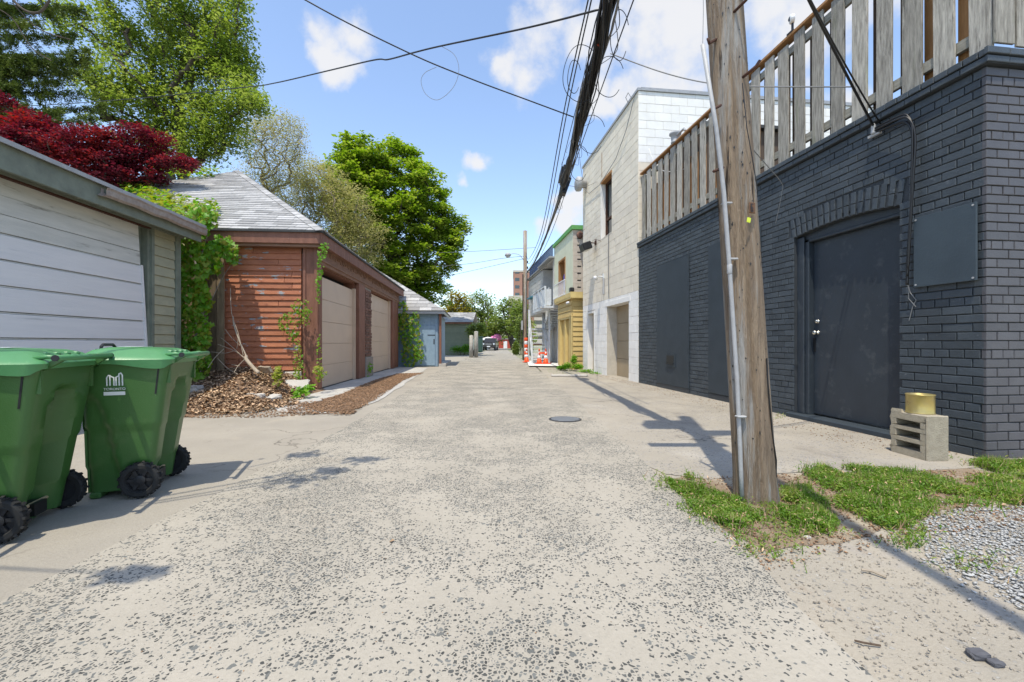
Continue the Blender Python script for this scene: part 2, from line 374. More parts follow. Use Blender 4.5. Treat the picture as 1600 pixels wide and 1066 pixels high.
M['yellow'] = mk('mustard_painted_siding', (.60,.44,.18), (.50,.36,.14), 5, .65, .3, 40, var=.07, spots=((.34,.26,.12), 14, .68, .08))
M['yellowtrim'] = mk('yellow_painted_trim', (.66,.52,.22), (.58,.44,.18), 6, .6, .2, 40)
M['palegreen'] = mk('pale_green_wall', (.68,.70,.53), (.60,.62,.47), 3, .7, .2, 30)
M['pinkblock'] = mk('pale_pinkish_block', (.55,.48,.41), (.47,.41,.35), 4, .85, .3, 50, var=.06)
M['greentrim'] = plain('green_roof_trim', (.12,.36,.10), .6)
M['greywall'] = mk('grey_block_wall', (.56,.545,.515), (.46,.45,.43), 4, .8, .3, 50, var=.06)
M['greysteel'] = mk('grey_painted_steel', (.66,.68,.69), (.56,.58,.59), 6, .55, .1, 40)
M['greymesh'] = mk('grey_panel', (.36,.37,.38), (.30,.31,.32), 6, .6)
M['navy'] = plain('navy_railing', (.03,.055,.12), .5)
M['bluechair'] = plain('royal_blue_plastic', (.04,.05,.42), .45)
M['teal'] = plain('teal_canvas', (.05,.22,.30), .7)
M['tan_door'] = mk('tan_roll_door', (.38,.30,.20), (.33,.26,.17), 2, .5, .05, 40, spots=((.16,.12,.08), 1.5, .64, .15))
M['orange'] = mk('cone_orange', (.85,.10,.02), (.75,.08,.02), 12, .5)
M['white'] = plain('white_plastic', (.8,.8,.8), .5)
M['concrete'] = mk('pale_concrete', (.50,.47,.43), (.40,.38,.345), 5, .9, .4, 60, spots=((.30,.28,.25), 20, .66, .1))
M['cinder'] = mk('cinder_block', (.42,.37,.28), (.32,.28,.21), 22, .95, .9, 110, spots=((.22,.20,.15), 60, .64, .06))
M['can'] = mk('rusty_gold_can', (.50,.38,.12), (.42,.34,.16), 12, .35, .05, 40, metal=.6, spots=((.26,.14,.05), 12, .58, .1), spots2=((.6,.56,.42), 7, .64, .1))
M['slate'] = mk('dark_slate', (.11,.11,.12), (.08,.08,.09), 20, .8)
M['stone'] = mk('pale_rubble', (.50,.46,.41), (.38,.35,.31), 12, .9, .6, 40, var=.2)
M['bark'] = mk('tree_bark', (.10,.08,.06), (.06,.048,.038), 6, .9, .6, 14, stretch=(3,3,.6))
M['lightbark'] = mk('pale_twig_bark', (.26,.22,.18), (.18,.15,.125), 6, .9, .4, 14)
M['deadwood'] = mk('bleached_branch', (.42,.35,.27), (.30,.25,.19), 10, .85, .5, 30)
M['glass'] = plain('dark_window_glass', (.03,.04,.04), .06, 0, .9)
M['tyre'] = mk('black_rubber', (.016,.016,.016), (.03,.03,.03), 20, .8)
M['suv'] = plain('black_car_paint', (.012,.013,.016), .2, .2, .6)
M['headlight'] = plain('clear_headlight', (.7,.72,.75), .15, .3)
M['towerbrick'] = mk('red_brown_tower_brick', (.36,.20,.15), (.32,.18,.135), 1, .9)
M['towerconc'] = mk('tower_concrete', (.52,.47,.40), (.47,.42,.36), 1, .9)
M['pink'] = plain('pink_cloth', (.75,.22,.45), .7)
M['redshed'] = plain('red_shed_paint', (.42,.07,.04), .7)
M['darkgreen'] = plain('dark_green_paint', (.03,.075,.055), .6)
M['lampglass'] = plain('lamp_lens', (.55,.52,.45), .3)
M['yellowtag'] = plain('yellow_green_tag', (.70,.80,.05), .5)
M['brass'] = mk('rusted_number_plate', (.18,.095,.05), (.11,.06,.035), 30, .7)
M['leaf_ash'] = leafmat('ash_leaves', (.105,.165,.025), (.21,.285,.05), (.36,.41,.11), .48)
M['leaf_maple'] = leafmat('maple_leaves', (.10,.185,.018), (.20,.30,.035), (.38,.42,.09), .48)
M['leaf_olive'] = leafmat('olive_bud_leaves', (.25,.26,.08), (.40,.39,.15), (.54,.48,.26))
M['leaf_red'] = leafmat('red_maple_leaves', (.075,.012,.024), (.145,.022,.036), (.38,.045,.035), .35)
M['leaf_spruce'] = leafmat('spruce_needles', (.035,.065,.016), (.08,.12,.025), (.16,.20,.04), .2)
M['leaf_vine'] = leafmat('vine_leaves', (.085,.22,.014), (.14,.32,.02), (.24,.40,.05), .45, 5)
M['leaf_vine_y'] = leafmat('young_vine_leaves', (.13,.20,.016), (.24,.30,.03), (.36,.32,.06), .4, 5)
M['leaf_yellow'] = leafmat('yellow_leaves', (.20,.17,.03), (.30,.25,.04), (.36,.30,.06))
M['leaf_far'] = leafmat('far_leaves', (.10,.16,.03), (.18,.25,.05), (.28,.32,.09))
M['grass'] = leafmat('chickweed', (.075,.16,.016), (.15,.27,.03), (.34,.38,.09), .4, 9)
M['litter'] = mk('dry_leaf_litter', (.50,.36,.23), (.26,.16,.095), 2, .85, var=.7)
M['chips'] = mk('wood_chips', (.33,.20,.115), (.22,.13,.075), 3, .9, var=.5)
M['gravel'] = mk('blue_grey_gravel', (.45,.44,.42), (.36,.355,.34), 5, .95, .3, 60, var=.22)
M['pebble'] = mk('tan_pebble', (.36,.315,.25), (.28,.24,.195), 5, .9, .3, 60, var=.3)
# ---------------------------------------------------------------- ground materials
def ground_mat(name, base, base2, stone=None, sscale=34, dens=.5, patch=None, crack=0, bump=.4, fine=True, stain=None, thr=.36, psc=.55):
    m = bpy.data.materials.new(name); m.use_nodes = True; nt = m.node_tree; bs = nt.nodes['Principled BSDF']; L = nt.links.new
    bs.inputs['Roughness'].default_value = .9; bs.inputs['Specular IOR Level'].default_value = .2
    nn = nt.nodes.new; geo = nn('ShaderNodeNewGeometry'); P = geo.outputs['Position']
    def noise(sc, det=6, rg=.6, vec=P):
        n = nn('ShaderNodeTexNoise'); n.inputs['Scale'].default_value = sc; n.inputs['Detail'].default_value = det; n.inputs['Roughness'].default_value = rg; L(vec, n.inputs['Vector']); return n.outputs['Fac']
    def mr(o, a, b, c=0., d=1.):
        r = nn('ShaderNodeMapRange'); r.inputs['From Min'].default_value = a; r.inputs['From Max'].default_value = b; r.inputs['To Min'].default_value = c; r.inputs['To Max'].default_value = d; L(o, r.inputs['Value']); return r.outputs[0]
    def mth(op, a, b):
        r = nn('ShaderNodeMath'); r.operation = op
        for i, q in enumerate((a, b)):
            if isinstance(q, (int, float)): r.inputs[i].default_value = q
            else: L(q, r.inputs[i])
        return r.outputs[0]
    def mix(f, a, b):
        x = nn('ShaderNodeMix'); x.data_type = 'RGBA'; L(f, x.inputs[0])
        for i, q in ((6, a), (7, b)):
            if isinstance(q, tuple): x.inputs[i].default_value = (*q[:3], 1)
            else: L(q, x.inputs[i])
        return x.outputs[2]
    col = mix(mr(noise(1.3), .35, .65), tuple(base), tuple(base2))
    if fine:
        f = noise(75, 4, .7); col = mix(mr(f, .5, .78, 0, .45), col, tuple(x*.62 for x in base)); col = mix(mr(f, .42, .22, 0, .35), col, tuple(min(1, x*1.3) for x in base))
    if patch: col = mix(mr(noise(patch[1], 5), patch[2], patch[2]+patch[3]), col, tuple(patch[0]))
    if stain:
        n = noise(stain[1], 7, .65); col = mix(mr(n, stain[2], stain[2]+.12, 0, .75), col, tuple(stain[0]))
    hgt = noise(90, 5, .7)
    if stone:
        dst = nn('ShaderNodeTexNoise'); dst.inputs['Scale'].default_value = 60; L(P, dst.inputs['Vector'])
        vm = nn('ShaderNodeVectorMath'); vm.operation = 'MULTIPLY_ADD'; vm.inputs[1].default_value = (.012, .012, .012); L(dst.outputs['Color'], vm.inputs[0]); L(P, vm.inputs[2])
        mask = mr(noise(psc*2.6, 7, .74), .42, .58)
        tot = None
        for k, (sc, th, dd) in enumerate(((sscale, thr, dens), (sscale*.62, thr*.95, dens*.16))):
            v = nn('ShaderNodeTexVoronoi'); v.inputs['Scale'].default_value = sc; v.inputs['Randomness'].default_value = .95; L(vm.outputs[0], v.inputs['Vector'])
            ve = nn('ShaderNodeTexVoronoi'); ve.feature = 'DISTANCE_TO_EDGE'; ve.inputs['Scale'].default_value = sc; ve.inputs['Randomness'].default_value = .95; L(vm.outputs[0], ve.inputs['Vector'])
            sep = nn('ShaderNodeSeparateColor'); L(v.outputs['Color'], sep.inputs[0])
            lim = mth('MULTIPLY', mth('MULTIPLY_ADD', mask, .55) if False else mth('ADD', mth('MULTIPLY', mask, .85), .10), dd*1.35)
            keep = mth('LESS_THAN', sep.outputs[0], lim)
            size = mth('ADD', mth('MULTIPLY', sep.outputs[1], .10), thr*.25)
            ins = mr(mth('SUBTRACT', ve.outputs['Distance'], size), 0, .03)
            a = mth('MULTIPLY', ins, keep)
            sc_ = mix(sep.outputs[2], tuple(x*.65 for x in stone), tuple(x*2.1 for x in stone))
            col = mix(a, col, sc_); tot = a if tot is None else mth('MAXIMUM', tot, a)
        hgt = mth('ADD', mth('MULTIPLY', hgt, .6), mth('MULTIPLY', tot, -.3))
    if crack:
        v = nn('ShaderNodeTexVoronoi'); v.feature = 'DISTANCE_TO_EDGE'; v.inputs['Scale'].default_value = crack
        n = nn('ShaderNodeTexNoise'); n.inputs['Scale'].default_value = 2.5; n.inputs['Detail'].default_value = 6; L(P, n.inputs['Vector'])
        vm2 = nn('ShaderNodeVectorMath'); vm2.operation = 'MULTIPLY_ADD'; vm2.inputs[1].default_value = (.7,.7,.7); L(n.outputs['Color'], vm2.inputs[0]); L(P, vm2.inputs[2]); L(vm2.outputs[0], v.inputs['Vector'])
        cm = mth('MULTIPLY', mr(v.outputs['Distance'], .010*crack, .002*crack), mr(noise(.8, 3), .45, .6))
        col = mix(mth('MULTIPLY', cm, .7), col, (.10, .085, .07))
    b = nn('ShaderNodeBump'); b.inputs['Strength'].default_value = bump; b.inputs['Distance'].default_value = .012; L(hgt, b.inputs['Height'])
    L(b.outputs[0], bs.inputs['Normal']); L(col, bs.inputs['Base Color']); return m
M['lane'] = ground_mat('exposed_aggregate_concrete', (.395,.358,.298), (.34,.308,.255), stone=(.085,.086,.080), sscale=82, dens=.86, patch=((.44,.385,.30), 1.1, .58, .18), stain=((.27,.245,.21), 1.1, .585), thr=.36)
M['apron'] = ground_mat('worn_smooth_concrete', (.365,.33,.275), (.31,.28,.235), patch=((.44,.38,.30), 1.6, .60, .2), crack=.5, stain=((.27,.25,.23), 1.4, .60), bump=.5)
M['asphalt'] = ground_mat('sun_bleached_asphalt', (.375,.335,.275), (.315,.282,.23), stone=(.17,.16,.15), sscale=75, dens=.55, patch=((.44,.40,.34), .9, .56, .2), crack=.9, stain=((.22,.19,.16), 1.3, .58), thr=.42)
M['dirt'] = ground_mat('sandy_dirt', (.41,.362,.29), (.345,.31,.255), stone=(.24,.225,.20), sscale=80, dens=.13, patch=((.34,.31,.28), 2.2, .58, .16), stain=((.27,.19,.13), 3, .62), bump=.9)
M['soil'] = ground_mat('brown_soil', (.33,.25,.175), (.26,.19,.13), patch=((.43,.365,.27), 2.6, .50, .12), stain=((.17,.12,.085), 6, .55), bump=1)
M['mulch'] = ground_mat('mulch_soil', (.27,.175,.11), (.20,.13,.085), bump=1)
M['farground'] = ground_mat('far_ground', (.30,.28,.20), (.20,.22,.11), fine=False, bump=0)
M['slab'] = ground_mat('old_pale_slab', (.50,.48,.44), (.42,.40,.37), stain=((.30,.28,.25), 2.5, .55), crack=1.2, bump=.6)
M['newslab'] = plain('new_white_slab', (.72,.70,.66), .8)

def sheet(name, pts, z, mat, kind='structure', jit=0, seg=.35, label=None):
    out = []
    n = len(pts)
    for i in range(n):
        a = V3((*pts[i], 0)); b = V3((*pts[(i+1) % n], 0)); L = (b-a).length
        k = max(1, min(60, int(L/seg))) if jit else 1
        for j in range(k):
            p = a.lerp(b, j/k)
            if jit: p += V3((random.uniform(-jit, jit), random.uniform(-jit, jit), 0))
            out.append((p.x, p.y, z))
    me = bpy.data.meshes.new(name); me.from_pydata(out, [], [tuple(range(len(out)))]); me.materials.append(mat); me.update()
    if me.polygons[0].normal.z < 0: me.flip_normals()
    o = linkm(name, me); o['kind'] = kind
    if label: o['label'] = label
    return o
G_ = 900
sheet('ground', [(-G_,-G_), (G_,-G_), (G_,G_), (-G_,G_)], -.03, M['farground'])
sheet('dirt_lot', [(.9,-8), (16,-8), (16,3.6), (.9,3.6)], 0, M['dirt'], jit=.0)
LANE_L = [(-1.76,-8), (-1.76,4.5), (-1.95,8), (-2.25,12), (-2.5,17), (-2.7,25), (-2.9,40), (-3.2,60), (-4.5,100)]
LANE_R = [(.96,-8), (.97,1.2), (1.0,2.0), (1.0,4), (.95,10), (.86,17), (.45,25), (-.1,40), (-1,68), (-2.4,100)]
def smooth_edge(E, step=.25, jit=.012):
    out = []
    for (x0, y0), (x1, y1) in zip(E[:-1], E[1:]):
        k = max(1, int((y1-y0)/step)) if y1 < 20 else 1
        for j in range(k):
            t = j/k; out.append((x0+(x1-x0)*t+random.uniform(-jit, jit)*(1.6 if y1 < 20 else 0), y0+(y1-y0)*t))
    return out+[E[-1]]
sheet('lane', smooth_edge(LANE_L)[::-1]+smooth_edge(LANE_R), .008, M['lane'])
sheet('left_apron', [(-14,-8), (-1.70,-8), (-1.70,4.5), (-1.9,8), (-2.2,12), (-2.45,17), (-2.65,25), (-2.85,40), (-14,40)], .002, M['apron'])
sheet('far_yard', [(-60,30), (-3.05,40.2), (-4,62), (-60,62)], -.012, M['farground'])
# right hand strip of bleached asphalt between lane and the brick wall, ragged where the dirt begins
ae = [(.93,40), (.93,3.35)]+[(x, y) for x, y in [(1.05,2.98), (1.3,2.86), (1.62,2.95), (2.0,3.02), (2.4,3.0), (2.9,3.06), (3.3,3.12), (3.8,3.2), (4.6,3.25)]]+[(4.6,40)]
sheet('asphalt_strip', ae, .004, M['asphalt'])
sheet('garage_slab', [(-3.62,6.35), (-3.0,5.62), (-2.35,5.5), (-2.05,6.4), (-2.2,8.2), (-2.5,11), (-3.0,15.5), (-4.3,16.3)], .010, M['slab'], jit=.03)
sheet('stair_pad', [(.62,16.1), (1.55,15.9), (2.0,16.4), (1.75,20.5), (.72,20.8)], .055, M['newslab'])
# soil around the pole and mulch strips
def blob(pts, z, mat, name='soil_patch'): return sheet(name, pts, z, mat, jit=.045, seg=.09)
blob([(gp(*p).x, gp(*p).y) for p in [(1035,748),(1110,738),(1200,742),(1330,738),(1500,730),(1610,745),(1610,785),(1450,795),(1330,838),(1200,868),(1165,850),(1120,825),(1085,800),(1060,775)]], .0022, M['soil'])
blob([(-2.02,5.45),(-2.15,6.3),(-2.3,8.0),(-2.55,10),(-2.75,12.6),(-3.3,12.7),(-3.35,11),(-3.15,9),(-2.95,7.2),(-3.0,6.2),(-2.6,5.75),(-2.3,5.6)], .0145, M['mulch'], 'mulch_strip')
# debris mound against the red garage
nx, ny = 46, 36
vs = []; 
from mathutils import noise as mnoise
def mound_h(x, y):
    d = min(1, max(0, (y-5.35-.25*math.sin(x*2))/2.3)); e = min(1, max(0, (x+7.0)/.6))*min(1, max(0, (-3.5-x)/.8))
    h = .42*d**1.3*e + .05*mnoise.noise(V3((x*2.2, y*2.2, 0)))*min(1, d*6)*min(1, e*3)
    return h
for j in range(ny):
    for i in range(nx):
        x = -7.1+4.1*i/(nx-1); y = 5.25+2.95*j/(ny-1)
        vs.append((x, y, mound_h(x, y)+.006 if mound_h(x, y) > .004 else -.02))
fs = [(j*nx+i, j*nx+i+1, (j+1)*nx+i+1, (j+1)*nx+i) for j in range(ny-1) for i in range(nx-1)]
me = np_mesh('soil_mound', vs, fs, M['mulch'], smooth=True); o = linkm('soil_mound', me); o['kind'] = 'structure'
def mz(x, y): return max(0.004, mound_h(x, y))

# ---------------------------------------------------------------- scatter tools
def in_poly(pts, x, y):
    c = np.zeros(len(x), bool); n = len(pts); j = n-1
    for i in range(n):
        xi, yi = pts[i]; xj, yj = pts[j]
        c ^= ((yi > y) != (yj > y)) & (x < (xj-xi)*(y-yi)/(yj-yi+1e-12)+xi); j = i
    return c
def scatter(pts, n):
    P = np.array(pts); lo = P.min(0); hi = P.max(0); X = []; k = 0
    while k < n:
        q = rng.uniform(lo, hi, (n*3, 2)); q = q[in_poly(pts, q[:, 0], q[:, 1])]; X.append(q); k += len(q)
        if len(q) == 0: break
    return np.concatenate(X)[:n]
def rot_axes(n, tilt=1.0):
    yaw = rng.uniform(0, 2*PI, n); u = np.stack([np.cos(yaw), np.sin(yaw), rng.uniform(-tilt, tilt, n)], 1); u /= np.linalg.norm(u, axis=1)[:, None]
    w = np.stack([-np.sin(yaw), np.cos(yaw), rng.uniform(-tilt, tilt, n)], 1); w -= (w*u).sum(1)[:, None]*u; w /= np.linalg.norm(w, axis=1)[:, None]
    return u, w
def leaf_quads(c, size, tilt=1.0, asp=.75, fold=.25, mi=None):
    """kite shaped folded leaves, 4 verts 2 tris each"""
    n = len(c); u, w = rot_axes(n, tilt); nn_ = np.cross(u, w); s = (np.asarray(size)*np.ones(n))[:, None]
    a = c-u*s*.5; b = c+u*s*.5; l = c+w*s*asp*.5+nn_*s*fold*.5-u*s*.08; r = c-w*s*asp*.5+nn_*s*fold*.5-u*s*.08
    v = np.stack([a, r, b, l], 1).reshape(-1, 3); k = np.arange(n)*4
    f = np.stack([np.stack([k, k+1, k+2], 1), np.stack([k, k+2, k+3], 1)], 1).reshape(-1, 3)
    return v, f
def chips(name, c, size, mat, flat=.35, thick=.35, parent=None, kind='stuff'):
    """small irregular stones / chips: squashed octahedra (8 tris)"""
    n = len(c); u, w = rot_axes(n, flat); nn_ = np.cross(u, w); s = size[:, None]
    q = lambda a: a*rng.uniform(.6, 1.2, (n, 1))
    v = np.stack([c+q(u*s*.5), c+q(w*s*.36), c-q(u*s*.5), c-q(w*s*.36), c+q(nn_*s*thick*.5), c-q(nn_*s*thick*.5)], 1).reshape(-1, 3)
    k = np.arange(n)*6; T = [(0,1,4),(1,2,4),(2,3,4),(3,0,4),(1,0,5),(2,1,5),(3,2,5),(0,3,5)]
    f = np.stack([np.stack([k+a, k+b, k+d], 1) for a, b, d in T], 1).reshape(-1, 3)
    o = linkm(name, np_mesh(name, v, f, mat), parent)
    if kind: o['kind'] = kind
    return o
# ================================================================ RIGHT SIDE
RA = math.atan2(1, -.1227)
D0 = empty('dark_brick_building', (3.66, 3.363, 0), RA, 'low charcoal painted brick building with arched steel door, nearest on the right', 'building')
Ff = frame((0,0,0), (0,1,0))        # lane facade, u = -s
Fe = frame((0,0,0), (-1,0,0))       # camera facing end wall, u = distance to the right
LEN = 6.52; HT = 3.04
ARC = dict(s0=.66, s1=1.93, spring=2.17, rise=.05)
def arch_half(v, ring):
    s0, s1 = ARC['s0'], ARC['s1']; c = (s0+s1)/2; hw = (s1-s0)/2
    rise = ARC['rise']; rad = (hw*hw+rise*rise)/(2*rise); cz = ARC['spring']+rise-rad
    rr = rad+ring; dz = v-cz
    if dz >= rr: return None
    h = math.sqrt(rr*rr-dz*dz)
    return c, min(h, hw+(ring*.35 if ring else 0))
def holes_f(va, vb):
    v = (va+vb)/2; out = []
    if v < ARC['spring']+.02: out.append((-ARC['s1'], -ARC['s0']))
    ah = arch_half(v, .24)
    if v >= ARC['spring']-.0 and ah: out.append((-(ah[0]+ah[1]), -(ah[0]-ah[1])))
    return out
# core walls
b = MB(); t = -.004
for (s0, s1, z0, z1) in [(.0, ARC['s0'], 0, HT), (ARC['s1'], LEN, 0, HT), (ARC['s0'], ARC['s1'], ARC['spring']+ARC['rise']+.02, HT)]:
    b.box(s0, s1, -.30, t, z0, z1)
c_, n_ = (ARC['s0']+ARC['s1'])/2, 10
prev = None
for i in range(n_+1):   # arch soffit fill
    s = ARC['s0']+(ARC['s1']-ARC['s0'])*i/n_; hw = (ARC['s1']-ARC['s0'])/2; z = ARC['spring']+ARC['rise']*(1-((s-c_)/hw)**2)
    if prev: b.add([(prev[0],t,prev[1]), (s,t,z), (s,t,2.28), (prev[0],t,2.28), (prev[0],-.30,prev[1]), (s,-.30,z)], [(0,1,2,3), (0,4,5,1)])
    prev = (s, z)
b.box(.005, LEN, -8, -.31, 0, .02); b.box(.008, .20, -4.5, -.30, 0, HT); b.box(LEN-.2, LEN-.01, -4.5, -.30, 0, HT)
b.build('wall', M['brick_mortar'], D0)
PB = Pieces(D0, 'brick', [M['brick'], M['brick_sunlit']], 'brickwork')
courses(PB, Ff, -LEN, -.0, 0.0, HT, .222, .0705, .008, -.02, .008, holes_f, bev=.0035, jit=.0022, rot=.006)
# corner quoining of the long face then the end wall
courses(PB, frame((-.002,.012,0), (-1,0,0)), 0, 3.4, 0.0, HT, .205, .0705, .009, -.02, .010, bev=.0035, jit=.002, m=1, rot=.004)
# arch soldier bricks
hw = (ARC['s1']-ARC['s0'])/2; rise = ARC['rise']; rad = (hw*hw+rise*rise)/(2*rise); cz = ARC['spring']+rise-rad
th = math.asin(hw/rad)*1.05; na = 17
for k in range(na):
    a0 = -th+2*th*k/na+.0035; a1 = -th+2*th*(k+1)/na-.0035
    for (r0, r1) in ((rad+.004, rad+.112), (rad+.120, rad+.232)):
        po = [(-(c_+math.sin(a)*rr), cz+math.cos(a)*rr) for a, rr in ((a1, r0), (a0, r0), (a0, r1), (a1, r1))]
        PB.add(Ff, po, -.02, .009, bev=.003, jit=.001)
PB.finish(300, 8)
# parapet ledge (double course, bricks laid as coping)
LG = Pieces(D0, 'coping_brick', M['brick'], 'coping')
part('ledge', M['brick_mortar'], D0, (-.04, LEN, -.30, .035, HT+.0, HT+.10), (-.04, .2, -3.6, -.30, HT, HT+.10))
courses(LG, frame((0,.036,0), (0,1,0)), -LEN, .04, HT+.002, HT+.055, .22, .053, .006, -.005, .012, bev=.004, jit=.002, header=0)
courses(LG, frame((0,.036,0), (0,1,0)), -LEN, .04, HT+.058, HT+.115, .105, .057, .006, -.005, .022, bev=.004, jit=.003, header=0)
courses(LG, frame((-.042,.036,0), (-1,0,0)), -.02, 3.4, HT+.002, HT+.055, .2, .053, .006, -.005, .012, bev=.004, jit=.002, header=0)
courses(LG, frame((-.042,.05,0), (-1,0,0)), -.02, 3.4, HT+.058, HT+.115, .2, .057, .006, -.005, .022, bev=.004, jit=.003, header=0)
LG.finish(120, 9)
part('roof', M['roofdeck'], D0, (.2, LEN, -8, -.30, HT-.05, HT+.04))
# door: frame, leaf, step, knobs
part('door_step', M['board_paint'], D0, (ARC['s0']-.02, ARC['s1']+.06, -.12, .07, 0, .055), bevel=.008)
b = MB()
b.box(ARC['s0']+.0, ARC['s0']+.03, -.20, -.06, .055, 2.12); b.box(ARC['s1']-.15, ARC['s1']-.0, -.20, -.06, .055, 2.10); b.box(ARC['s1']-.10, ARC['s1']-.0, -.06, -.035, .055, 2.16)
b.box(ARC['s0'], ARC['s1'], -.20, -.07, 2.12, 2.27); b.box(ARC['s0']+.03, ARC['s1']-.15, -.20, -.055, 2.09, 2.12)
b.build('door_frame', M['dark_paint'], D0, bevel=.005)
d = part('door', M['dark_paint'], D0, (ARC['s0']+.032, ARC['s1']-.152, -.175, -.125, .07, 2.088), bevel=.003)
for z, rr in ((1.02, .026), (1.15, .022)):
    kb = MB(); Mx = Matrix.Translation((ARC['s1']-.21, -.125, z)) @ Matrix.Rotation(-PI/2, 4, 'X')
    kb.lathe([(.024, 0), (.026, .008), (.012, .012), (.011, .03 if rr > .023 else .014), (rr, .038 if rr > .023 else .018), (rr, .055 if rr > .023 else .026), (rr*.6, .062 if rr > .023 else .03)], 14, Mx)
    kb.build('knob', M['chrome'], d, smooth=True)
part('lock_plate', M['black'], d, (ARC['s1']-.18, ARC['s1']-.155, -.125, -.115, .80, .96))
# boarded openings
for (s0, s1, z0, z1, lab) in ((4.33, 5.57, .09, 2.46, 'far charcoal board with a small vent'), (2.50, 3.72, .10, 2.47, 'charcoal board beside the pole')):
    w = part('board', M['board_paint'], D0, (s0, s1, .011, .028, z0, z1), bevel=.002); w['label'] = lab
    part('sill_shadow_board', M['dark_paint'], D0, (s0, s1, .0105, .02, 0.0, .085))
    if s0 > 4:
        v = MB(); v.box(4.80, 5.16, .028, .04, .44, .70); v.build('vent_frame', M['board_paint'], w)
        v = MB(); v.box(4.84, 5.12, .041, .043, .50, .66); v.box(4.84, 5.12, .041, .062, .50, .515); v.build('vent_slot', M['black'], w)
# electrical access panel
w = part('wall_panel', M['panel_paint'], D0, (.03, .50, .028, .045, 1.39, 2.0), bevel=.002); w['label'] = 'flat slate blue painted cover panel'
part('panel_batten', M['board_paint'], D0, (.06, .47, .011, .027, 1.42, 1.97))
for s, z in ((.05, 1.41), (.05, 1.98), (.48, 1.41), (.48, 1.98)):
    k = MB(); k.lathe([(.008, 0), (.008, .004)], 8, Matrix.Translation((s, .045, z)) @ Matrix.Rotation(-PI/2, 4, 'X')); k.build('screw', M['galv'], w)

# ---- roof deck fence
FN = empty('roof_deck_fence', (3.66, 3.363, 0), RA, 'weathered grey picket fence on top of the charcoal brick building', 'fence')
ZB, ZT = HT+.13, 4.66
s = .03; k = 0
for s in np.arange(.06, 6.45, .262):
    w = random.uniform(.150, .178); z1 = ZT-.0+random.uniform(-.03, .03); z0 = ZB+random.uniform(-.01, .03); tw = random.uniform(-.010, .010)
    b = MB(); b.box(-w/2, w/2, 0, .02, 0, z1-z0, M=Matrix.Translation((s, -.055+.0, z0)) @ Matrix.Rotation(tw, 4, 'Y') @ Matrix.Rotation(random.uniform(-.03,.03), 4, 'Z'))
    b.build('picket', M['oldwood'], FN, bevel=.003)
for i, s in enumerate(np.arange(.17, 6.45, .262)):
    if random.random() < .05: continue
    mat = M['orangewood'] if (s > 2.6 and random.random() < .7) or random.random() < .22 else M['brownwood']
    w = random.uniform(.13, .19); zt = ZT-random.uniform(.02, .1)-(.35 if mat is M['orangewood'] else 0)
    b = MB(); b.box(-w/2, w/2, -.02, 0, 0, zt-ZB-.05, M=Matrix.Translation((s+random.uniform(-.04,.04), -.118, ZB+.05)))
    b.build('inner_picket', mat, FN, bevel=.002)
for j in range(12):   # pickets of the end turned to the camera
    y = -.02-j*.19; w = .15 if j else .17
    b = MB(); b.box(-.052, -.032, y-w, y, ZB+random.uniform(-.0,.03), ZT+random.uniform(-.02,.02)); b.build('picket', M['oldwood'], FN, bevel=.003)
for z in (ZB+.17, ZT-.12):
    part('rail', M['oldwood_h'], FN, (.0, 6.5, -.095, -.057, z-.045, z+.045))
    b = MB(); b.box(-.030, .008, -2.4, -.10, z-.045, z+.045); b.build('rail', M['oldwood_h'], FN)
part('rail_cap', M['orangewood'], FN, (-.02, 6.5, -.14, -.015, ZT+.03, ZT+.06))
for s in (.12, 2.25, 4.4, 6.4): part('post', M['brownwood'], FN, (s, s+.085, -.215, -.13, ZB-.08, ZT))
# small round camera on the fence cap and a grey junction head
q = MB(); q.lathe([(.05,-.02),(.055,-.01),(.055,.02),(.045,.03),(.02,.032)], 16, Matrix.Translation((2.02, -.05, 4.90)) @ Matrix.Rotation(-PI/2, 4, 'X') @ Matrix.Rotation(.5, 4, 'Y'))
rt = empty('fence_camera', (3.66,3.363,0), RA, 'tiny round camera on a stalk on the fence top', 'camera'); q.build('camera_head', M['white'], rt, smooth=True)
q = MB(); q.lathe([(.025,0),(.030,.004),(.010,.006)], 12, Matrix.Translation((2.02, -.018, 4.90)) @ Matrix.Rotation(-PI/2, 4, 'X')); q.build('lens', M['black'], rt)
q = MB(); q.tube([(2.02,-.05,4.70),(2.02,-.05,4.86)], .014, 6); q.box(1.97,2.07,-.09,-.01,4.72,4.74); q.build('stalk', M['blackplastic'], rt)
rt = empty('junction_head', (3.66,3.363,0), RA, 'round grey cable junction head on the far fence top', 'junction box')
q = MB(); q.lathe([(.08,0),(.08,.02),(.07,.03),(.08,.14),(.11,.16),(.11,.19),(.04,.20)], 18, Matrix.Translation((4.95, -.05, 4.70))); q.build('head', M['greymesh'], rt, smooth=True)
q = MB(); q.tube([(4.87,-.05,4.82),(4.62,-.05,4.82),(4.58,-.05,4.76)], .02, 8); q.build('elbow', M['greymesh'], rt)
# wooden hut on the roof behind the far fence
HU = empty('roof_hut', (3.66,3.363,0), RA, 'dark weathered wooden hut on the flat roof against the white block building', 'hut')
part('wall', M['brownwood'], HU, (4.95, 6.45, -2.2, -.55, HT+.05, 5.04))
for i in range(10): part('wall_board', M['brownwood'], HU, (4.96+i*.15, 4.96+i*.15+.14, -.548, -.53, HT+.05, 5.03))
part('roof', M['roofdeck'], HU, (4.85, 6.47, -2.3, -.45, 5.05, 5.11))
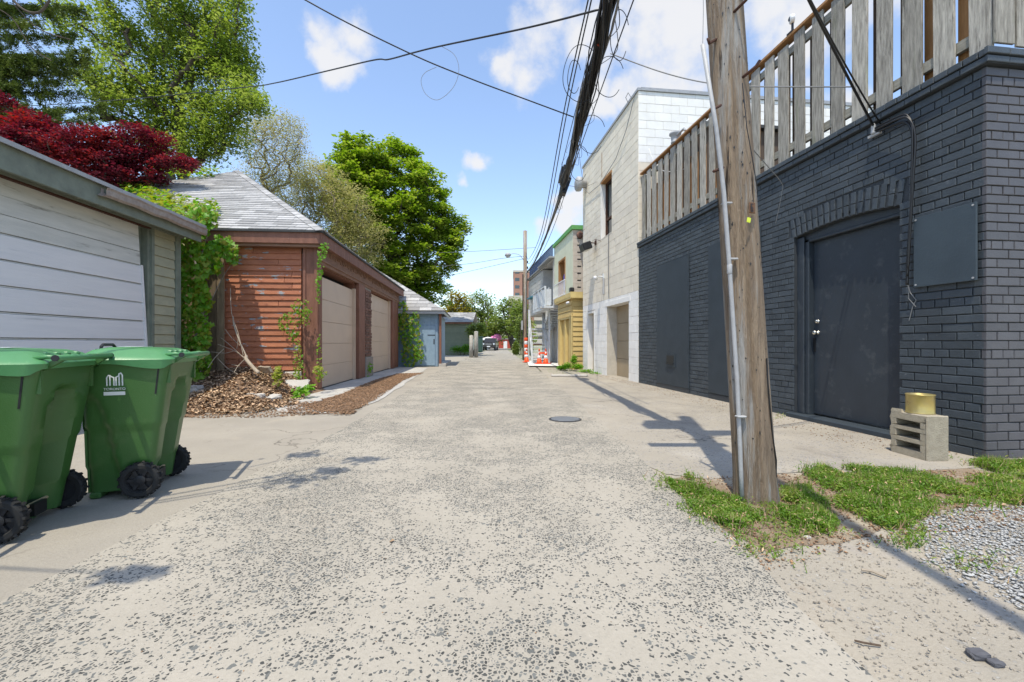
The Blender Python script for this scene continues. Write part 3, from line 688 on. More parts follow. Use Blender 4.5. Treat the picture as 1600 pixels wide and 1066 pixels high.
# things on the wall near the end: service wires
WR = empty('service_wires', (3.66,3.363,0), RA, 'twin black service wires sagging to the wall and bundled down beside the cover panel', 'wires')
def sag(a, b, d, n=18):
    a = V3(a); b = V3(b); return [a.lerp(b, i/n)-V3((0,0,d*4*(i/n)*(1-i/n))) for i in range(n+1)]
def sp_(P, k=5):
    P = [V3(p) for p in P]; out = []
    for i in range(len(P)-1):
        p0 = P[max(i-1,0)]; p1 = P[i]; p2 = P[i+1]; p3 = P[min(i+2,len(P)-1)]
        for j in range(k):
            t = j/k; out.append(.5*((2*p1)+(p2-p0)*t+(2*p0-5*p1+4*p2-p3)*t*t+(3*p1-p0-3*p2+p3)*t*t*t))
    return out+[P[-1]]
q = MB(); q.tube(sp_([(.85,.05,2.93),(.62,.07,2.90),(.53,.075,2.86),(.485,.07,2.72),(.49,.07,2.4),(.505,.06,2.1),(.53,.05,1.85),(.545,.05,1.6),(.55,.05,1.42)]), .012, 6)
q.tube(sp_([(.85,.06,2.95),(.60,.085,2.93),(.50,.09,2.88),(.455,.08,2.70),(.475,.08,2.3),(.50,.07,2.0),(.525,.06,1.7),(.54,.06,1.5)]), .009, 6)
q.tube(sp_([(.86,.06,2.97),(.60,.07,2.96),(.515,.08,2.91),(.47,.09,2.75),(.49,.08,2.2),(.515,.07,1.9),(.535,.06,1.55)]), .008, 5)
q.build('wire_bundle', M['black'], WR, smooth=True)
q = MB(); q.tube([(.545,.05,1.42),(.54,.03,1.35),(.50,.018,1.28),(.53,.018,1.22),(.56,.018,1.10)], .004, 5); q.tube([(.545,.04,1.42),(.555,.03,1.3),(.50,.02,1.22)], .003, 5); q.build('loose_end', M['greycable'], WR)
q = MB(); q.lathe([(.018,0),(.022,.01),(.018,.08),(.01,.1)], 8, Matrix.Translation((.86,.06,2.92))); q.box(.80,.92,.035,.06,2.90,2.925); q.build('wire_clamp', M['galv'], WR)
# ================================================================ white block building
WB = empty('white_block_building', (2.858, 9.84, 0), RA, 'tall cream and white painted block building beyond the charcoal one', 'building')
# local s runs on from 0 at its near corner (world wall s 6.53)
WL = 4.42; WH = 5.75+.0; WZ = 6.62
gar = (.56, 2.12, 1.90); dor = (3.20, 3.92, 1.86); win = (1.72, 2.57, 3.86, 5.44)
Fw = frame((0,0,0), (0,1,0)); Fs = frame((0,0,0), (-1,0,0))
def holes_w(va, vb):
    v = (va+vb)/2; o = []
    if v < gar[2]: o.append((-gar[1], -gar[0]))
    if v < dor[2]: o.append((-dor[1], -dor[0]))
    if win[2] < v < win[3]: o.append((-win[1], -win[0]))
    return o
b = MB()
for (s0,s1,z0,z1) in [(0,gar[0],0,WZ),(gar[0],gar[1],gar[2],WZ),(gar[1],win[1],0,WZ),(win[1],dor[0],0,WZ),(dor[0],dor[1],dor[2],WZ),(dor[1],WL,0,WZ)]:
    if s0 == gar[1]: b.box(s0, s1, -.3, -.004, 0, win[2]); b.box(s0, s1, -.3, -.004, win[3], WZ); 
    elif s0 == gar[0]: b.box(gar[0], win[0], -.3, -.004, gar[2], WZ); b.box(win[0], gar[1], -.3, -.004, gar[2], win[2]); b.box(win[0], gar[1], -.3, -.004, win[3], WZ)
    else: b.box(s0, s1, -.3, -.004, z0, z1)
b.box(.0, .25, -6.2, -.3, 0, WZ); b.box(WL-.25, WL, -6.2, -.3, 0, WZ)
b.build('wall', M['joint'], WB)
PW = Pieces(WB, 'block', [M['cream_block'], M['white_block']], 'blockwork')
mf = lambda u, v: 1 if v < 2.02+.04*0 or (v > 1.9 and v < 2.1) else 0
courses(PW, Fw, -WL, 0, 0, WZ-.02, .39, .19, .005, -.01, .003, holes_w, bev=.003, jit=.002, header=0, m=lambda u, v: 1 if v < 1.95 else 0)
courses(PW, frame((-.003,0,0), (-1,0,0)), 0, 6.1, 2.9, WZ-.02, .39, .19, .006, -.01, .006, bev=.003, jit=.002, header=0, m=lambda u, v: 0 if v < 4.9 else 1)
PW.finish(300, 6)
part('roof', M['roofdeck'], WB, (.26, WL-.26, -6, -.31, WZ-.3, WZ-.2))
part('roof_edge', M['flash'], WB, (-.03, WL+.03, -.05, .03, WZ-.02, WZ+.04), (-.04, .06, -6.2, -.05, WZ-.02, WZ+.05))
part('roof_upstand', M['flash'], WB, (.1, .14, -6.0, -.9, WZ+.05, WZ+.14))
part('lintel', M['white_block'], WB, (gar[0]-.1, gar[1]+.12, -.28, .012, gar[2]-.005, gar[2]+.12), bevel=.005)
gd = part('garage_door', M['tan_door'], WB, (gar[0], gar[1], -.33, -.30, 0, gar[2]-.006)); gd['label'] = 'tan sectional garage door'
for i in range(4): part('door_panel', M['tan_door'], gd, (gar[0]+.01, gar[1]-.01, -.299, -.285, .01+i*.474, .474+i*.474-.006), bevel=.004)
part('door_reveal', M['white_block'], WB, (gar[1]-.002, gar[1]+.06, -.34, -.302, 0, gar[2]))
sd_ = part('side_door', M['tan_door'], WB, (dor[0]+.05, dor[1]-.05, -.2, -.16, .02, dor[2]-.05))
part('side_door_frame', M['white_block'], WB, (dor[0], dor[0]+.05, -.2, .01, 0, dor[2]), (dor[1]-.05, dor[1], -.2, .01, 0, dor[2]), (dor[0]+.05, dor[1]-.05, -.2, .01, dor[2]-.05, dor[2]))
q = MB(); q.lathe([(.03,0),(.035,.02),(.02,.05)], 10, Matrix.Translation((dor[0]+.1,-.16,.95)) @ Matrix.Rotation(-PI/2,4,'X')); q.build('knob', M['chrome'], sd_)
wf = MB(); wf.box(win[0], win[0]+.06, -.2, -.12, win[2], win[3]); wf.box(win[1]-.06, win[1], -.2, -.12, win[2], win[3]); wf.box(win[0]+.06, win[1]-.06, -.2, -.12, win[3]-.06, win[3]); wf.box(win[0]+.06, win[1]-.06, -.2, -.12, win[2], win[2]+.06); wf.box(win[0]+.06, win[1]-.06, -.19, -.13, win[2]+.5, win[2]+.55)
w = wf.build('window', M['rust'], WB)
part('pane', M['glass'], w, (win[0]+.06, win[1]-.06, -.17, -.165, win[2]+.06, win[2]+.5)); part('pane', M['glass'], w, (win[0]+.06, win[1]-.06, -.17, -.165, win[2]+.55, win[3]-.06))
part('window_head', M['orangewood'], WB, (win[0]-.02, win[1]+.02, -.12, .02, win[3]-.02, win[3]+.04))
part('window_jamb', M['white_block'], WB, (win[1]-.002, win[1]+.04, -.3, .008, win[2], win[3]))
part('rust_streak', M['orangewood'], WB, (2.50, 2.53, .0075, .009, 5.6, 6.3))
# floodlight, camera, pipes, round vent
FL = empty('floodlight', (2.858,9.84,0), RA, 'black box floodlight bracketed under the window of the white building', 'floodlight')
Mx = Matrix.Translation((3.05, .33, 3.72)) @ Matrix.Rotation(.0, 4, 'Z') @ Matrix.Rotation(-.35, 4, 'X')
q = MB(); q.box(-.20,.20,-.15,.12,-.10,.12, M=Mx); q.build('housing', M['blackplastic'], FL, bevel=.02)
q = MB(); q.box(-.17,.17,-.12,.10,-.11,-.101, M=Mx); q.build('lens', M['lampglass'], FL)
q = MB(); q.tube([(3.05,.02,3.85),(3.05,.18,3.86),(3.05,.24,3.78)], .018, 6); q.box(2.99,3.11,.008,.03,3.8,3.92); q.tube([(2.6,.02,3.82),(2.8,.12,3.9),(3.0,.03,3.85)], .008, 5); q.build('bracket', M['rust'], FL)
CM = empty('wall_camera', (2.858,9.84,0), RA, 'white security camera on the cream wall above the tan garage door', 'camera')
q = MB(); q.tube([(2.35,.02,2.74),(2.35,.16,2.76)], .02, 6); q.box(2.31,2.39,.006,.03,2.66,2.84); q.build('mount', M['greysteel'], CM)
q = MB(); q.lathe([(.045,-.12),(.05,-.1),(.05,.10),(.055,.12)], 12, Matrix.Translation((2.42,.22,2.72)) @ Matrix.Rotation(PI/2,4,'Y') @ Matrix.Rotation(.4,4,'X')); q.build('housing', M['white'], CM, smooth=True)
for sx in (1.95, 2.28, 2.95):
    pass
q = MB(); q.tube([(2.30,.02,2.70),(2.30,.02,2.25)], .035, 6); q.build('conduit', M['galv'], CM)
VN = empty('round_vent', (2.858,9.84,0), RA, 'round grey metal vent hood high on the far corner of the white building', 'vent')
q = MB(); q.lathe([(.12,0),(.12,.16),(.21,.17),(.23,.22),(.23,.30),(.19,.34),(.06,.36)], 24, Matrix.Translation((4.05,0,5.95)) @ Matrix.Rotation(-PI/2,4,'X')); q.build('hood', M['galv'], VN, smooth=True)
q = MB(); q.lathe([(.10,0),(.10,.006)], 16, Matrix.Translation((4.05,.361,5.95)) @ Matrix.Rotation(-PI/2,4,'X')); q.build('disc', M['greymesh'], VN)
q = MB()
q.tube([(.1,.03,6.6),(.6,.05,6.0),(1.3,.05,5.6),(2.6,.05,5.4),(3.6,.05,5.5),(4.0,.1,5.8)], .008, 5); q.tube([(.3,.04,6.6),(.35,.10,6.75),(.5,.10,6.72),(.5,.04,6.6)], .008, 5)
q.tube([(1.9,.02,3.85),(1.93,.02,3.2),(1.90,.02,2.1)], .012, 5)
wl = q.build('wall_wire', M['greycable']); wl.location = WB.location; wl.rotation_euler = (0,0,RA); tag(wl, 'thin grey wires looping over the cream block wall', 'wire')
# ================================================================ yellow building and pale green upper storey
YB = empty('yellow_building', (2.02, 14.6, 0), RA, 'mustard yellow sided building with pale green upper floor and green roof trim', 'building')
part('wall', M['yellow'], YB, (0, .25, -.6, 0, 0, 2.4), (.25, 1.95, -.6, -.2, 0, 2.4), (1.9, 2.1, -.6, 0, 0, 2.4))
PY = Pieces(YB, 'siding_board', M['yellow'])
for i in range(13): PY.rect(frame((-.004,0,0), (-1,0,0)), 0.02, .42, .14+i*.165, .14+i*.165+.158, 0, .03, bev=.004, tilt=.022)
for i in range(3): PY.rect(frame((0,0,0), (0,1,0)), -2.05, -.02, 1.80+i*.19, 1.80+i*.19+.18, -.02, .025, bev=.004, tilt=.018)
PY.finish(300, 5)
part('corner_post', M['yellowtrim'], YB, (-.06, .02, -.56, -.44, 0, 2.55), (-.02, .07, -.0, .03, 0, 1.8))
dd = part('door', M['yellow'], YB, (.35, 1.0, -.15, -.10, .03, 1.72)); part('door', M['yellow'], YB, (1.05, 1.75, -.15, -.10, .03, 1.72))
part('door_frame', M['yellowtrim'], YB, (.26, .34, -.16, .01, 0, 1.8), (1.0, 1.05, -.16, .0, 0, 1.74), (1.76, 1.86, -.16, .01, 0, 1.8), (.34, 1.76, -.16, .01, 1.74, 1.8))
part('roof_fascia', M['yellowtrim'], YB, (-.12, 2.3, -.5, .09, 2.38, 2.44), (-.12, 2.3, .05, .10, 2.44, 2.58), (-.16, -.10, -.62, .10, 2.40, 2.60))
b = MB(); b.box(-.1, 2.3, -3, .05, 2.44, 2.50); b.build('roof', M['roofdeck'], YB)
# upper storey
op = (1.0, 2.05, 2.5, 4.0)
U0 = .0
part('upper_wall', M['palegreen'], YB, (U0, op[0], -3.2, -.02, 2.51, 4.72), (op[1], 2.82, -3.2, -.02, 2.51, 4.72), (op[0], op[1], -3.2, -.02, op[3], 4.72), (op[0], op[1], -3.2, -.9, 2.51, op[3]))
PU = Pieces(YB, 'pale_block', M['pinkblock'], 'pale_blockwork')
courses(PU, frame((U0-.004,-.02,0), (-1,0,0)), 0, 2.4, 2.5, 4.7, .39, .19, .008, 0, .008, bev=.003, jit=.001, header=0); PU.finish(100, 6)
for i in range(8): part('weep_slot', M['black'], YB, (U0-.016, U0-.012, -.30, -.17, 2.75+i*.235, 2.79+i*.235))
q = MB(); q.lathe([(.11,0),(.12,.05),(.05,.07)], 12, Matrix.Translation((U0-.012,-.25,4.52)) @ Matrix.Rotation(-PI/2,4,'Y')); q.build('vent_cap', M['redbrick'], YB, smooth=True)
part('roof_trim', M['greentrim'], YB, (U0-.02, 2.9, -.06, .04, 4.70, 4.84), (U0-.08, U0-.022, -2.6, .04, 4.70, 4.84))
part('opening_frame', M['orangewood'], YB, (op[0], op[0]+.07, -.4, .0, 2.5, op[3]), (op[1]-.07, op[1], -.4, 0, 2.5, op[3]), (op[0]+.07, op[1]-.07, -.4, 0, op[3]-.07, op[3]))
part('inner_door', M['orangewood'], YB, (op[0]+.1, op[1]-.1, -.86, -.84, 2.5, op[3]-.1))
rl = part('balcony_rail', M['white'], YB, (.85, 2.8, .02, .05, 3.14, 3.17), (.85, 2.8, .02, .05, 2.62, 2.65))
for i in range(13): part('baluster', M['white'], rl, (.86+i*.158, .878+i*.158, .025, .045, 2.58, 3.14))
CH = empty('blue_chair', (2.02,14.6,0), RA, 'royal blue plastic garden chair behind the white balcony rail', 'chair')
part('seat', M['bluechair'], CH, (1.2, 1.62, -.50, -.10, 2.84, 2.88))
for i in range(5): part('back_slat', M['bluechair'], CH, (1.2+i*.085, 1.275+i*.085, -.12, -.09, 2.88, 3.40+.04*(2-abs(i-2))))
for x in (1.2, 1.58):
    for y in (-.13, -.49): part('leg', M['bluechair'], CH, (x, x+.04, y, y+.04, 2.51, 2.84))
    part('armrest', M['bluechair'], CH, (x, x+.045, -.5, -.13, 3.04, 3.07))
CL = empty('roof_clutter', (2.02,14.6,0), RA, 'small dark floodlight and cables on the yellow roof edge', 'floodlight')
part('housing', M['blackplastic'], CL, (-.05, .15, -.06, .08, 2.62, 2.76), bevel=.02); part('foot', M['blackplastic'], CL, (.02,.06,-.02,.02,2.58,2.62))
q = MB(); q.lathe([(.03,-.1),(.04,-.08),(.04,.08),(.045,.1)], 10, Matrix.Translation((.05,.14,2.25)) @ Matrix.Rotation(PI/2,4,'Y')); CM2 = q.build('camera', M['white'], None, smooth=True); CM2.location = YB.location; CM2.rotation_euler = (0,0,RA); tag(CM2, 'white camera under the yellow roof edge', 'camera')
# ================================================================ grey building with outside stairs
GB = empty('grey_stair_building', (1.67, 17.46, 0), RA, 'grey block building with an outside steel stair and navy roof railing', 'building')
part('wall', M['greywall'], GB, (0, 6.3, -3, -.8, 0, 2.3), (0, .15, -3, 0, 2.3, 4.25), (.15, 2.2, -3, -.7, 2.3, 4.25), (2.2, 6.3, -3, 0, 2.3, 4.2), (0, 6.3, -3, 0, 4.25, 4.30))
PG = Pieces(GB, 'grey_block', M['greywall'], 'grey_blockwork')
courses(PG, frame((0,.0,0), (0,1,0)), -6.3, -2.2, 2.31, 4.18, .39, .19, .01, 0, .01, header=0, bev=.003); courses(PG, frame((0,-.8,0), (0,1,0)), -6.3, 0, .0, 2.28, .39, .19, .01, 0, .01, header=0, bev=.003); PG.finish(120, 5)
part('roof', M['greymesh'], GB, (-.10, 2.5, -3, .20, 4.302, 4.36), (2.5, 6.4, -3, .10, 4.302, 4.35))
part('dark_doorway', M['glass'], GB, (.6, 1.4, -.695, -.68, 2.35, 4.1))
NR = MB(); NR.box(.1, 6.0, .0, .03, 4.85, 4.88); NR.box(.1, .13, -1.6, .0, 4.85, 4.88); nr = NR.build('roof_railing', M['navy'], GB)
for i in range(42): part('bar', M['navy'], nr, (.1+i*.14, .122+i*.14, .004, .026, 4.35, 4.85))
for i in range(10): part('bar', M['navy'], nr, (.108, .122, -.05-i*.15, -.035-i*.15, 4.35, 4.85))
bl = part('balcony', M['greysteel'], GB, (.3, 3.2, .005, .30, 2.30, 2.40))
for i in range(4): part('panel', M['greysteel'], bl, (.3+i*.68, .3+i*.68+.60, .27, .30, 2.44, 3.10))
for i in range(5): part('post', M['greysteel'], bl, (.28+i*.68-.02, .28+i*.68+.04, .25, .32, 2.41, 3.18))
part('end_panel', M['greysteel'], bl, (.29, .32, .03, .25, 2.44, 3.10)); part('handrail', M['greysteel'], bl, (.27, 3.2, .25, .32, 3.18, 3.22))
AW = part('awning', M['teal'], GB, (4.0, 5.2, .01, .25, 3.15, 3.21))
ST = empty('steel_stair', (0,0,0), 0, 'grey galvanised stair with slanted handrails up to the grey balcony', 'stair')
# lower flight: rises away from the camera
x0, x1, ya, yb, za, zb = .86, 1.46, 18.2, 20.9, .06, 1.58; n = 9
for i in range(n):
    y = ya+(yb-ya)*i/n; z = za+(zb-za)*(i+1)/n
    part('tread', M['greysteel'], ST, (x0, x1, y, y+.28, z-.03, z))
for x in (x0-.03, x1+.03):
    q = MB(); q.beam((x, ya-.1, .12), (x, yb, zb-.03), .03, .20); q.build('stringer', M['greysteel'], ST)
    q = MB(); q.beam((x, ya-.1, .98), (x, yb, zb+.85), .035, .05); q.beam((x, ya-.1, .62), (x, yb, zb+.5), .02, .02)
    q.build('handrail', M['galv'], ST)
    for t in (0, .33, .66, 1): 
        y = ya+(yb-ya)*t; z = za+(zb-za)*t; part('baluster', M['greysteel'], ST, (x-.02, x+.02, y-.1, y-.06, z if t else .055, z+.9))
    q = MB(); q.add([(x+.016, ya, .2), (x+.016, yb, zb+.0), (x+.016, yb, zb+.82), (x+.016, ya, .95)], [(0,1,2,3)]) if False else None
part('landing', M['greysteel'], ST, (.80, 2.0, 20.95, 21.8, zb-.06, zb))
for x in (.78, 1.94): part('landing_post', M['greysteel'], ST, (x, x+.06, 20.98, 21.04, .03, 2.5))
for i in range(8): 
    y = 20.9-i*.33; z = zb+.1+i*.09; part('upper_tread', M['greysteel'], ST, (1.58, 2.1, y-.30, y, z-.03, z))
for x in (1.53,):
    q = MB(); q.beam((x, 20.95, zb+.0), (x+.05, 18.2, zb+.82), .03, .20); q.build('upper_stringer', M['greysteel'], ST)
    q = MB(); q.beam((x, 20.95, zb+.80), (x+.05, 18.2, zb+1.62), .035, .05); q.build('upper_handrail', M['galv'], ST)
    for i in range(16): y = 20.9-i*.175; z = zb+i*.052; part('upper_baluster', M['greysteel'], ST, (x-.012, x+.012, y-.012, y+.012, z, z+.88))
for (x, y) in ((1.52,18.1),(1.9,18.1),(1.45,20.9)): part('support_post', M['greysteel'], ST, (x, x+.07, y, y+.07, .03, 2.3))
part('upper_landing', M['greysteel'], ST, (1.15, 2.0, 17.5, 18.1, 2.31, 2.39))
q = MB(); q.box(.77,.83,17.4,17.46,.055,.95); q.build('pad_post', M['greysteel'], ST)

# traffic cones
def cone_mesh(): 
    return MB().lathe([(.115,.03),(.10,.06),(.075,.22)], 16, m=0).lathe([(.076,.22),(.058,.34)], 16, m=1).lathe([(.057,.34),(.045,.42)], 16, m=0).lathe([(.046,.42),(.036,.49)], 16, m=1).lathe([(.035,.49),(.022,.60),(.016,.61)], 16, m=0)
def make_cone(loc, lab):
    r = empty('traffic_cone', loc, random.uniform(0,1), lab, 'traffic cone', 'orange traffic cones by the stair')
    cone_mesh().build('body', [M['orange'], M['white']], r, smooth=True); part('base', M['orange'], r, (-.16,.16,-.16,.16,0,.03), bevel=.01)
    return r
c0 = make_cone((1.10,17.6,.055), 'left of the two orange cones standing together on the white pad')
for loc, lab in (((1.36,17.55,.055), 'right of the two orange cones, at the foot of the stair'), ((.66,19.6,.03), 'far orange cone beside the foot of the distant wooden pole'), ((1.55,18.8,.055), 'cone half hidden behind the pair under the stair')):
    c = copy_tree(c0); c.location = loc; c['label'] = lab
q = MB(); q.box(1.08,1.42,17.52,17.54,.46,.53); 
br = q.build('barrier_board', [M['orange']]); tag(br, 'short orange barrier board resting behind the pair of cones', 'barrier'); 
q = MB(); q.beam((1.02,17.62,.06),(1.09,17.54,.50),.02,.02); q.beam((1.48,17.62,.06),(1.41,17.54,.50),.02,.02); q.build('leg', M['white'], br)
rf = MB(); 
for i in range(7): rf.lathe([(.07,i*.16),(.085,i*.16+.05),(.085,i*.16+.11),(.07,i*.16+.158)], 10, Matrix.Translation((.66,20.4,.03)), m=i % 2)
o = rf.build('striped_post', [M['orange'], M['white']]); tag(o, 'red and white striped post behind the distant wooden pole', 'post')
# speed hump / parking kerb and grass strip
q = MB(); q.box(1.05,2.02,11.55,11.72,.002,.055); o = q.build('parking_kerb', M['concrete'], bevel=.02); tag(o, 'dark low concrete parking kerb across the asphalt by the grass strip', 'kerb')
# manhole cover in the lane
q = MB(); q.lathe([(.245,.0),(.245,.012),(.235,.0135)], 32, Matrix.Translation((.62,5.08,.0))); q.build
mh = empty('manhole_cover', (.62,5.08,0), 0, 'dark round iron manhole cover set in the lane', 'manhole cover')
MB().lathe([(.19,.0085),(.19,.0125),(.18,.0135)], 32).build('lid', M['rust'] if False else M['blackplastic'], mh)
for i in range(-3, 4):
    w = math.sqrt(.165**2-(i*.045)**2); part('rib', M['greymesh'], mh, (-w, w, i*.045-.006, i*.045+.006, .0135, .0165))
# ================================================================ LEFT SIDE
LA = math.atan2(2.13, -.18)
G1 = empty('white_door_garage', (-6.08*.84, 6.06*.84, .144), LA, 'faded sage garage with wide white plank door, nearest on the left', 'garage')
G1.scale = (.84, .84, .84)
Ff1 = frame((0,0,0), (0,-1,0))    # u = s
part('plinth', M['concrete'], G1, (-7.2, 2.2, -.06, 6.5, -.18, -.002))
edge = lambda z: 1.16+(2.87-z)*.075
part('wall', M['sagetrim'], G1, (1.40, 2.10, .02, .25, 0, 2.95), (-7.2, 1.4, .02, .25, 2.86, 2.95), (2.0, 2.10, .25, 6.5, 0, 2.95), (-7.2, -7.0, .25, 6.5, 0, 2.95))
part('door_backing', M['sagetrim'], G1, (-7.2, 1.40, .10, .16, 0, 2.86))
PD = Pieces(G1, 'door_board', [M['whitewood'], M['greyboard']])
zs = [.03, .34, .65, .96, 1.27, 1.58, 1.89, 2.20]
for i in range(7):
    a, c = zs[i]+.004, zs[i+1]-.024; 
    for (u0, u1) in ((-7.0, -3.42), (-3.41, edge(a))):
        e0 = u1 if u1 < 0 else edge(a); e1 = u1 if u1 < 0 else edge(c)
        PD.add(Ff1, [(u0, a), (e0, a), (e1, c), (u0, c)], -.06, -.015, bev=.004, rot=.001)
    PD.add(Ff1, [(-7.0, c+.003), (edge(c), c+.003), (edge(c), c+.020), (-7.0, c+.020)], -.07, -.032, bev=.003, m=1)
for a, c in ((2.205, 2.42), (2.424, 2.64), (2.644, 2.86)):
    PD.add(Ff1, [(-7.0, a), (edge(a), a), (edge(c), c), (-7.0, c)], -.06, -.02, bev=.003, m=1, rot=.001)
PD.finish(300, 5)
b = MB(); b.add([(edge(2.2)-.002,-.0,2.2),(edge(2.2)+.03,-.0,2.2),(edge(.03)+.035,-.0,.03),(edge(.03)-.002,-.0,.03),(edge(2.2)-.002,.06,2.2),(edge(2.2)+.03,.06,2.2),(edge(.03)+.035,.06,.03),(edge(.03)-.002,.06,.03)], [(3,2,1,0),(0,1,5,4),(1,2,6,5),(3,0,4,7)])
b.build('door_edge_board', M['whitewood'], G1)
part('door_jamb', M['sagetrim'], G1, (1.40, 1.46, -.03, .02, 0, 2.87), (1.34, 1.40, .0, .10, 0, 2.87))
part('corner_board', M['sagetrim'], G1, (2.0, 2.13, -.035, .02, 0, 2.87), (2.095, 2.13, .02, .14, 0, 2.87), bevel=.003)
PC = Pieces(G1, 'clapboard', M['sagewood'])
for i in range(17): PC.rect(Ff1, 1.465, 1.995, .02+i*.172, .02+i*.172+.170, -.02, .022, bev=.003, tilt=.020, rot=.004)
PC.finish(300, 6)
part('header_trim', M['sagetrim'], G1, (-7.2, 2.2, -.05, .02, 2.87, 2.96), (-7.2, 2.2, -.09, -.05, 2.91, 2.96)); part('rust_drip_strip', M['rust'], G1, (-7.2, 1.38, -.03, .02, 2.845, 2.868))
part('soffit', M['sagetrim'], G1, (-7.2, 2.28, -.28, .3, 2.962, 2.985))
part('fascia', M['sagetrim'], G1, (-7.2, 2.28, -.31, -.281, 2.83, 3.12), bevel=.004)
part('fascia_lower_trim', M['sagetrim'], G1, (-7.2, 2.28, -.24, -.06, 2.90, 2.955))
b = MB(); b.add([(-7.3,-.34,3.12),(2.34,-.34,3.12),(2.34,3.2,3.66),(-7.3,3.2,3.66),(-7.3,-.34,3.15),(2.34,-.34,3.15),(2.34,3.2,3.69),(-7.3,3.2,3.69),(2.34,6.7,3.15),(-7.3,6.7,3.15)], [(3,2,1,0),(4,5,6,7),(0,1,5,4),(1,2,6,5),(7,6,8,9)])
b.build('roof', M['shingle'], G1)
part('roof_flashing', M['flash'], G1, (-7.3, 2.34, -.365, -.342, 3.11, 3.165), (-7.3, 2.34, -.34, -.30, 3.166, 3.172))
part('end_wall', M['sagewood'], G1, (2.101, 2.12, .15, 6.5, 0, 3.1))
# bent gutter
prof = [(-.312,3.10),(-.312,3.04),(-.33,2.985),(-.375,2.97),(-.40,3.0),(-.405,3.07),(-.42,3.10)]
v = []; f = []; S_ = [-.0]+list(np.arange(.1, 2.45, .22)); 
for i, s in enumerate(S_):
    for (y, z) in prof: v.append((s+(-.06 if i == 0 and z < 3.0 else 0)+.02*random.random()*(i == 0), y+.012*math.sin(i*1.7), z-.03*math.exp(-i*.8)+.006*math.sin(i*2.3)-.012*(i/11)))
n = len(prof)
for i in range(len(S_)-1):
    for j in range(n-1): f.append((i*n+j, (i+1)*n+j, (i+1)*n+j+1, i*n+j+1))
b = MB(); b.add(v, f); g = b.build('gutter', M['gutter'], G1, smooth=False)
md = g.modifiers.new('s', 'SOLIDIFY'); md.thickness = .006

# ================================================================ red-brown garage
LB = math.atan2(1, -.081)
G2 = empty('red_brown_garage', (-3.59, 8.05, 0), LB, 'peeling red brown clapboard garage with two beige doors and grey hip roof', 'garage')
F2 = frame((0,0,0), (0,-1,0)); F2e = frame((0,0,0), (-1,0,0))    # end wall: u = -y
d1 = (.14, 2.56, 2.20); d2 = (4.02, 6.85, 2.32)
part('wall', M['redtrim'], G2, (.02, .14, .02, 2.6, 0, 2.55), (2.56, 4.02, .05, .3, 0, 2.5), (6.85, 8.4, .05, .3, 0, 2.5), (.14, 6.85, .05, .3, 2.34, 2.55), (.02, .14, 2.6, 7.0, 0, 2.55), (8.2, 8.4, .3, 7, 0, 2.5))
PR = Pieces(G2, 'clapboard', M['redwood'])
z = .40; i = 0
while z < 2.6:
    off = random.choice([0, 1.2, .7, 1.9]); xs = [-2.5, max(-2.45, -.29-off-random.uniform(.1,.5)), -.29]
    for a, c in zip(xs[:-1], xs[1:]): PR.rect(F2e, a+.003, c-.003, z, z+.112, -.02, .026, bev=.004, tilt=.024, rot=.004)
    z += .107; i += 1
PR.finish(300, 6)
PS = Pieces(G2, 'foundation_stone', M['stone'])
u = -2.6
while u < -.3:
    w = random.uniform(.22, .5); 
    for (a, c) in ((.0, .19), (.2, .38)):
        q = random.uniform(-.04,.04); PS.add(F2e, [(u+.01+q, a), (u+w-.012, a+.01), (u+w-.02+q*.3, c), (u+.02, c-.015)], -.05, .05+random.uniform(-.02,.03), bev=.018, jit=.01)
    u += w
PS.finish(60, 8)
cp = part('corner_post', M['redtrim'], G2, (-.035, .0, .02, .26, .05, 2.67), (-.04, .12, -.035, .02, .05, 2.67), (-.06, -.035, -.02, .05, .05, 2.67), (-.055, -.035, .20, .25, .0, 2.67), bevel=.006)
def garage_door(s0, s1, zt, lab):
    g = part('garage_door', M['beige_door'], G2, (s0, s1, .11, .13, .02, zt)); g['label'] = lab
    h = (zt-.04)/5
    for i in range(5): part('door_section', M['beige_door'], g, (s0+.005, s1-.005, .085, .11, .03+i*h, .03+(i+1)*h-.005), bevel=.003)
    part('jamb', M['beige_door'], G2, (s1-.02, s1+.05, .02, .10, .02, zt+.02)); part('bottom_seal', M['black'], g, (s0, s1, .08, .11, .004, .03))
garage_door(*d1, 'near beige sectional door'); garage_door(*d2, 'far beige door with a faded orange patch')
part('post', M['redtrim'], G2, (2.64, 3.22, -.05, .05, .02, 2.36), bevel=.008)
part('post', M['redtrim'], G2, (6.92, 7.3, -.05, .05, .02, 2.36), (7.5, 8.1, -.03, .05, .02, 2.36), bevel=.008)
PK = Pieces(G2, 'pier_brick', M['redbrick'], 'pier_brickwork')
part('pier', M['mortar'], G2, (3.26, 3.96, -.02, .05, 0, 2.36))
z = .55; r = 0
while z < 2.3:
    for (a, c) in (((3.28, 3.60), (3.61, 3.94)) if r % 2 else ((3.28, 3.43), (3.44, 3.76), (3.77, 3.94))): PK.rect(frame((0,-.02,0), (0,-1,0)), a, c+random.uniform(-.03,.02), z, z+.068, -.01, .015+random.uniform(0,.02), bev=.006, rot=.01)
    PK.rect(frame((3.26,-.02,0), (-1,0,0)), -.07, -.0, z, z+.068, -.01, .012, bev=.006)
    z += .08; r += 1
PK.finish(150, 4)
part('pier_foot', M['mortar'], G2, (3.24, 3.98, -.08, .0, 0, .52), bevel=.02)
part('door_beam', M['redbeam'], G2, (-.04, 8.3, -.045, .04, 2.36, 2.46), (-.04, 8.3, -.07, -.046, 2.42, 2.455), bevel=.004)
part('beam', M['redbeam'], G2, (-.04, 8.3, -.02, .04, 2.461, 2.68))
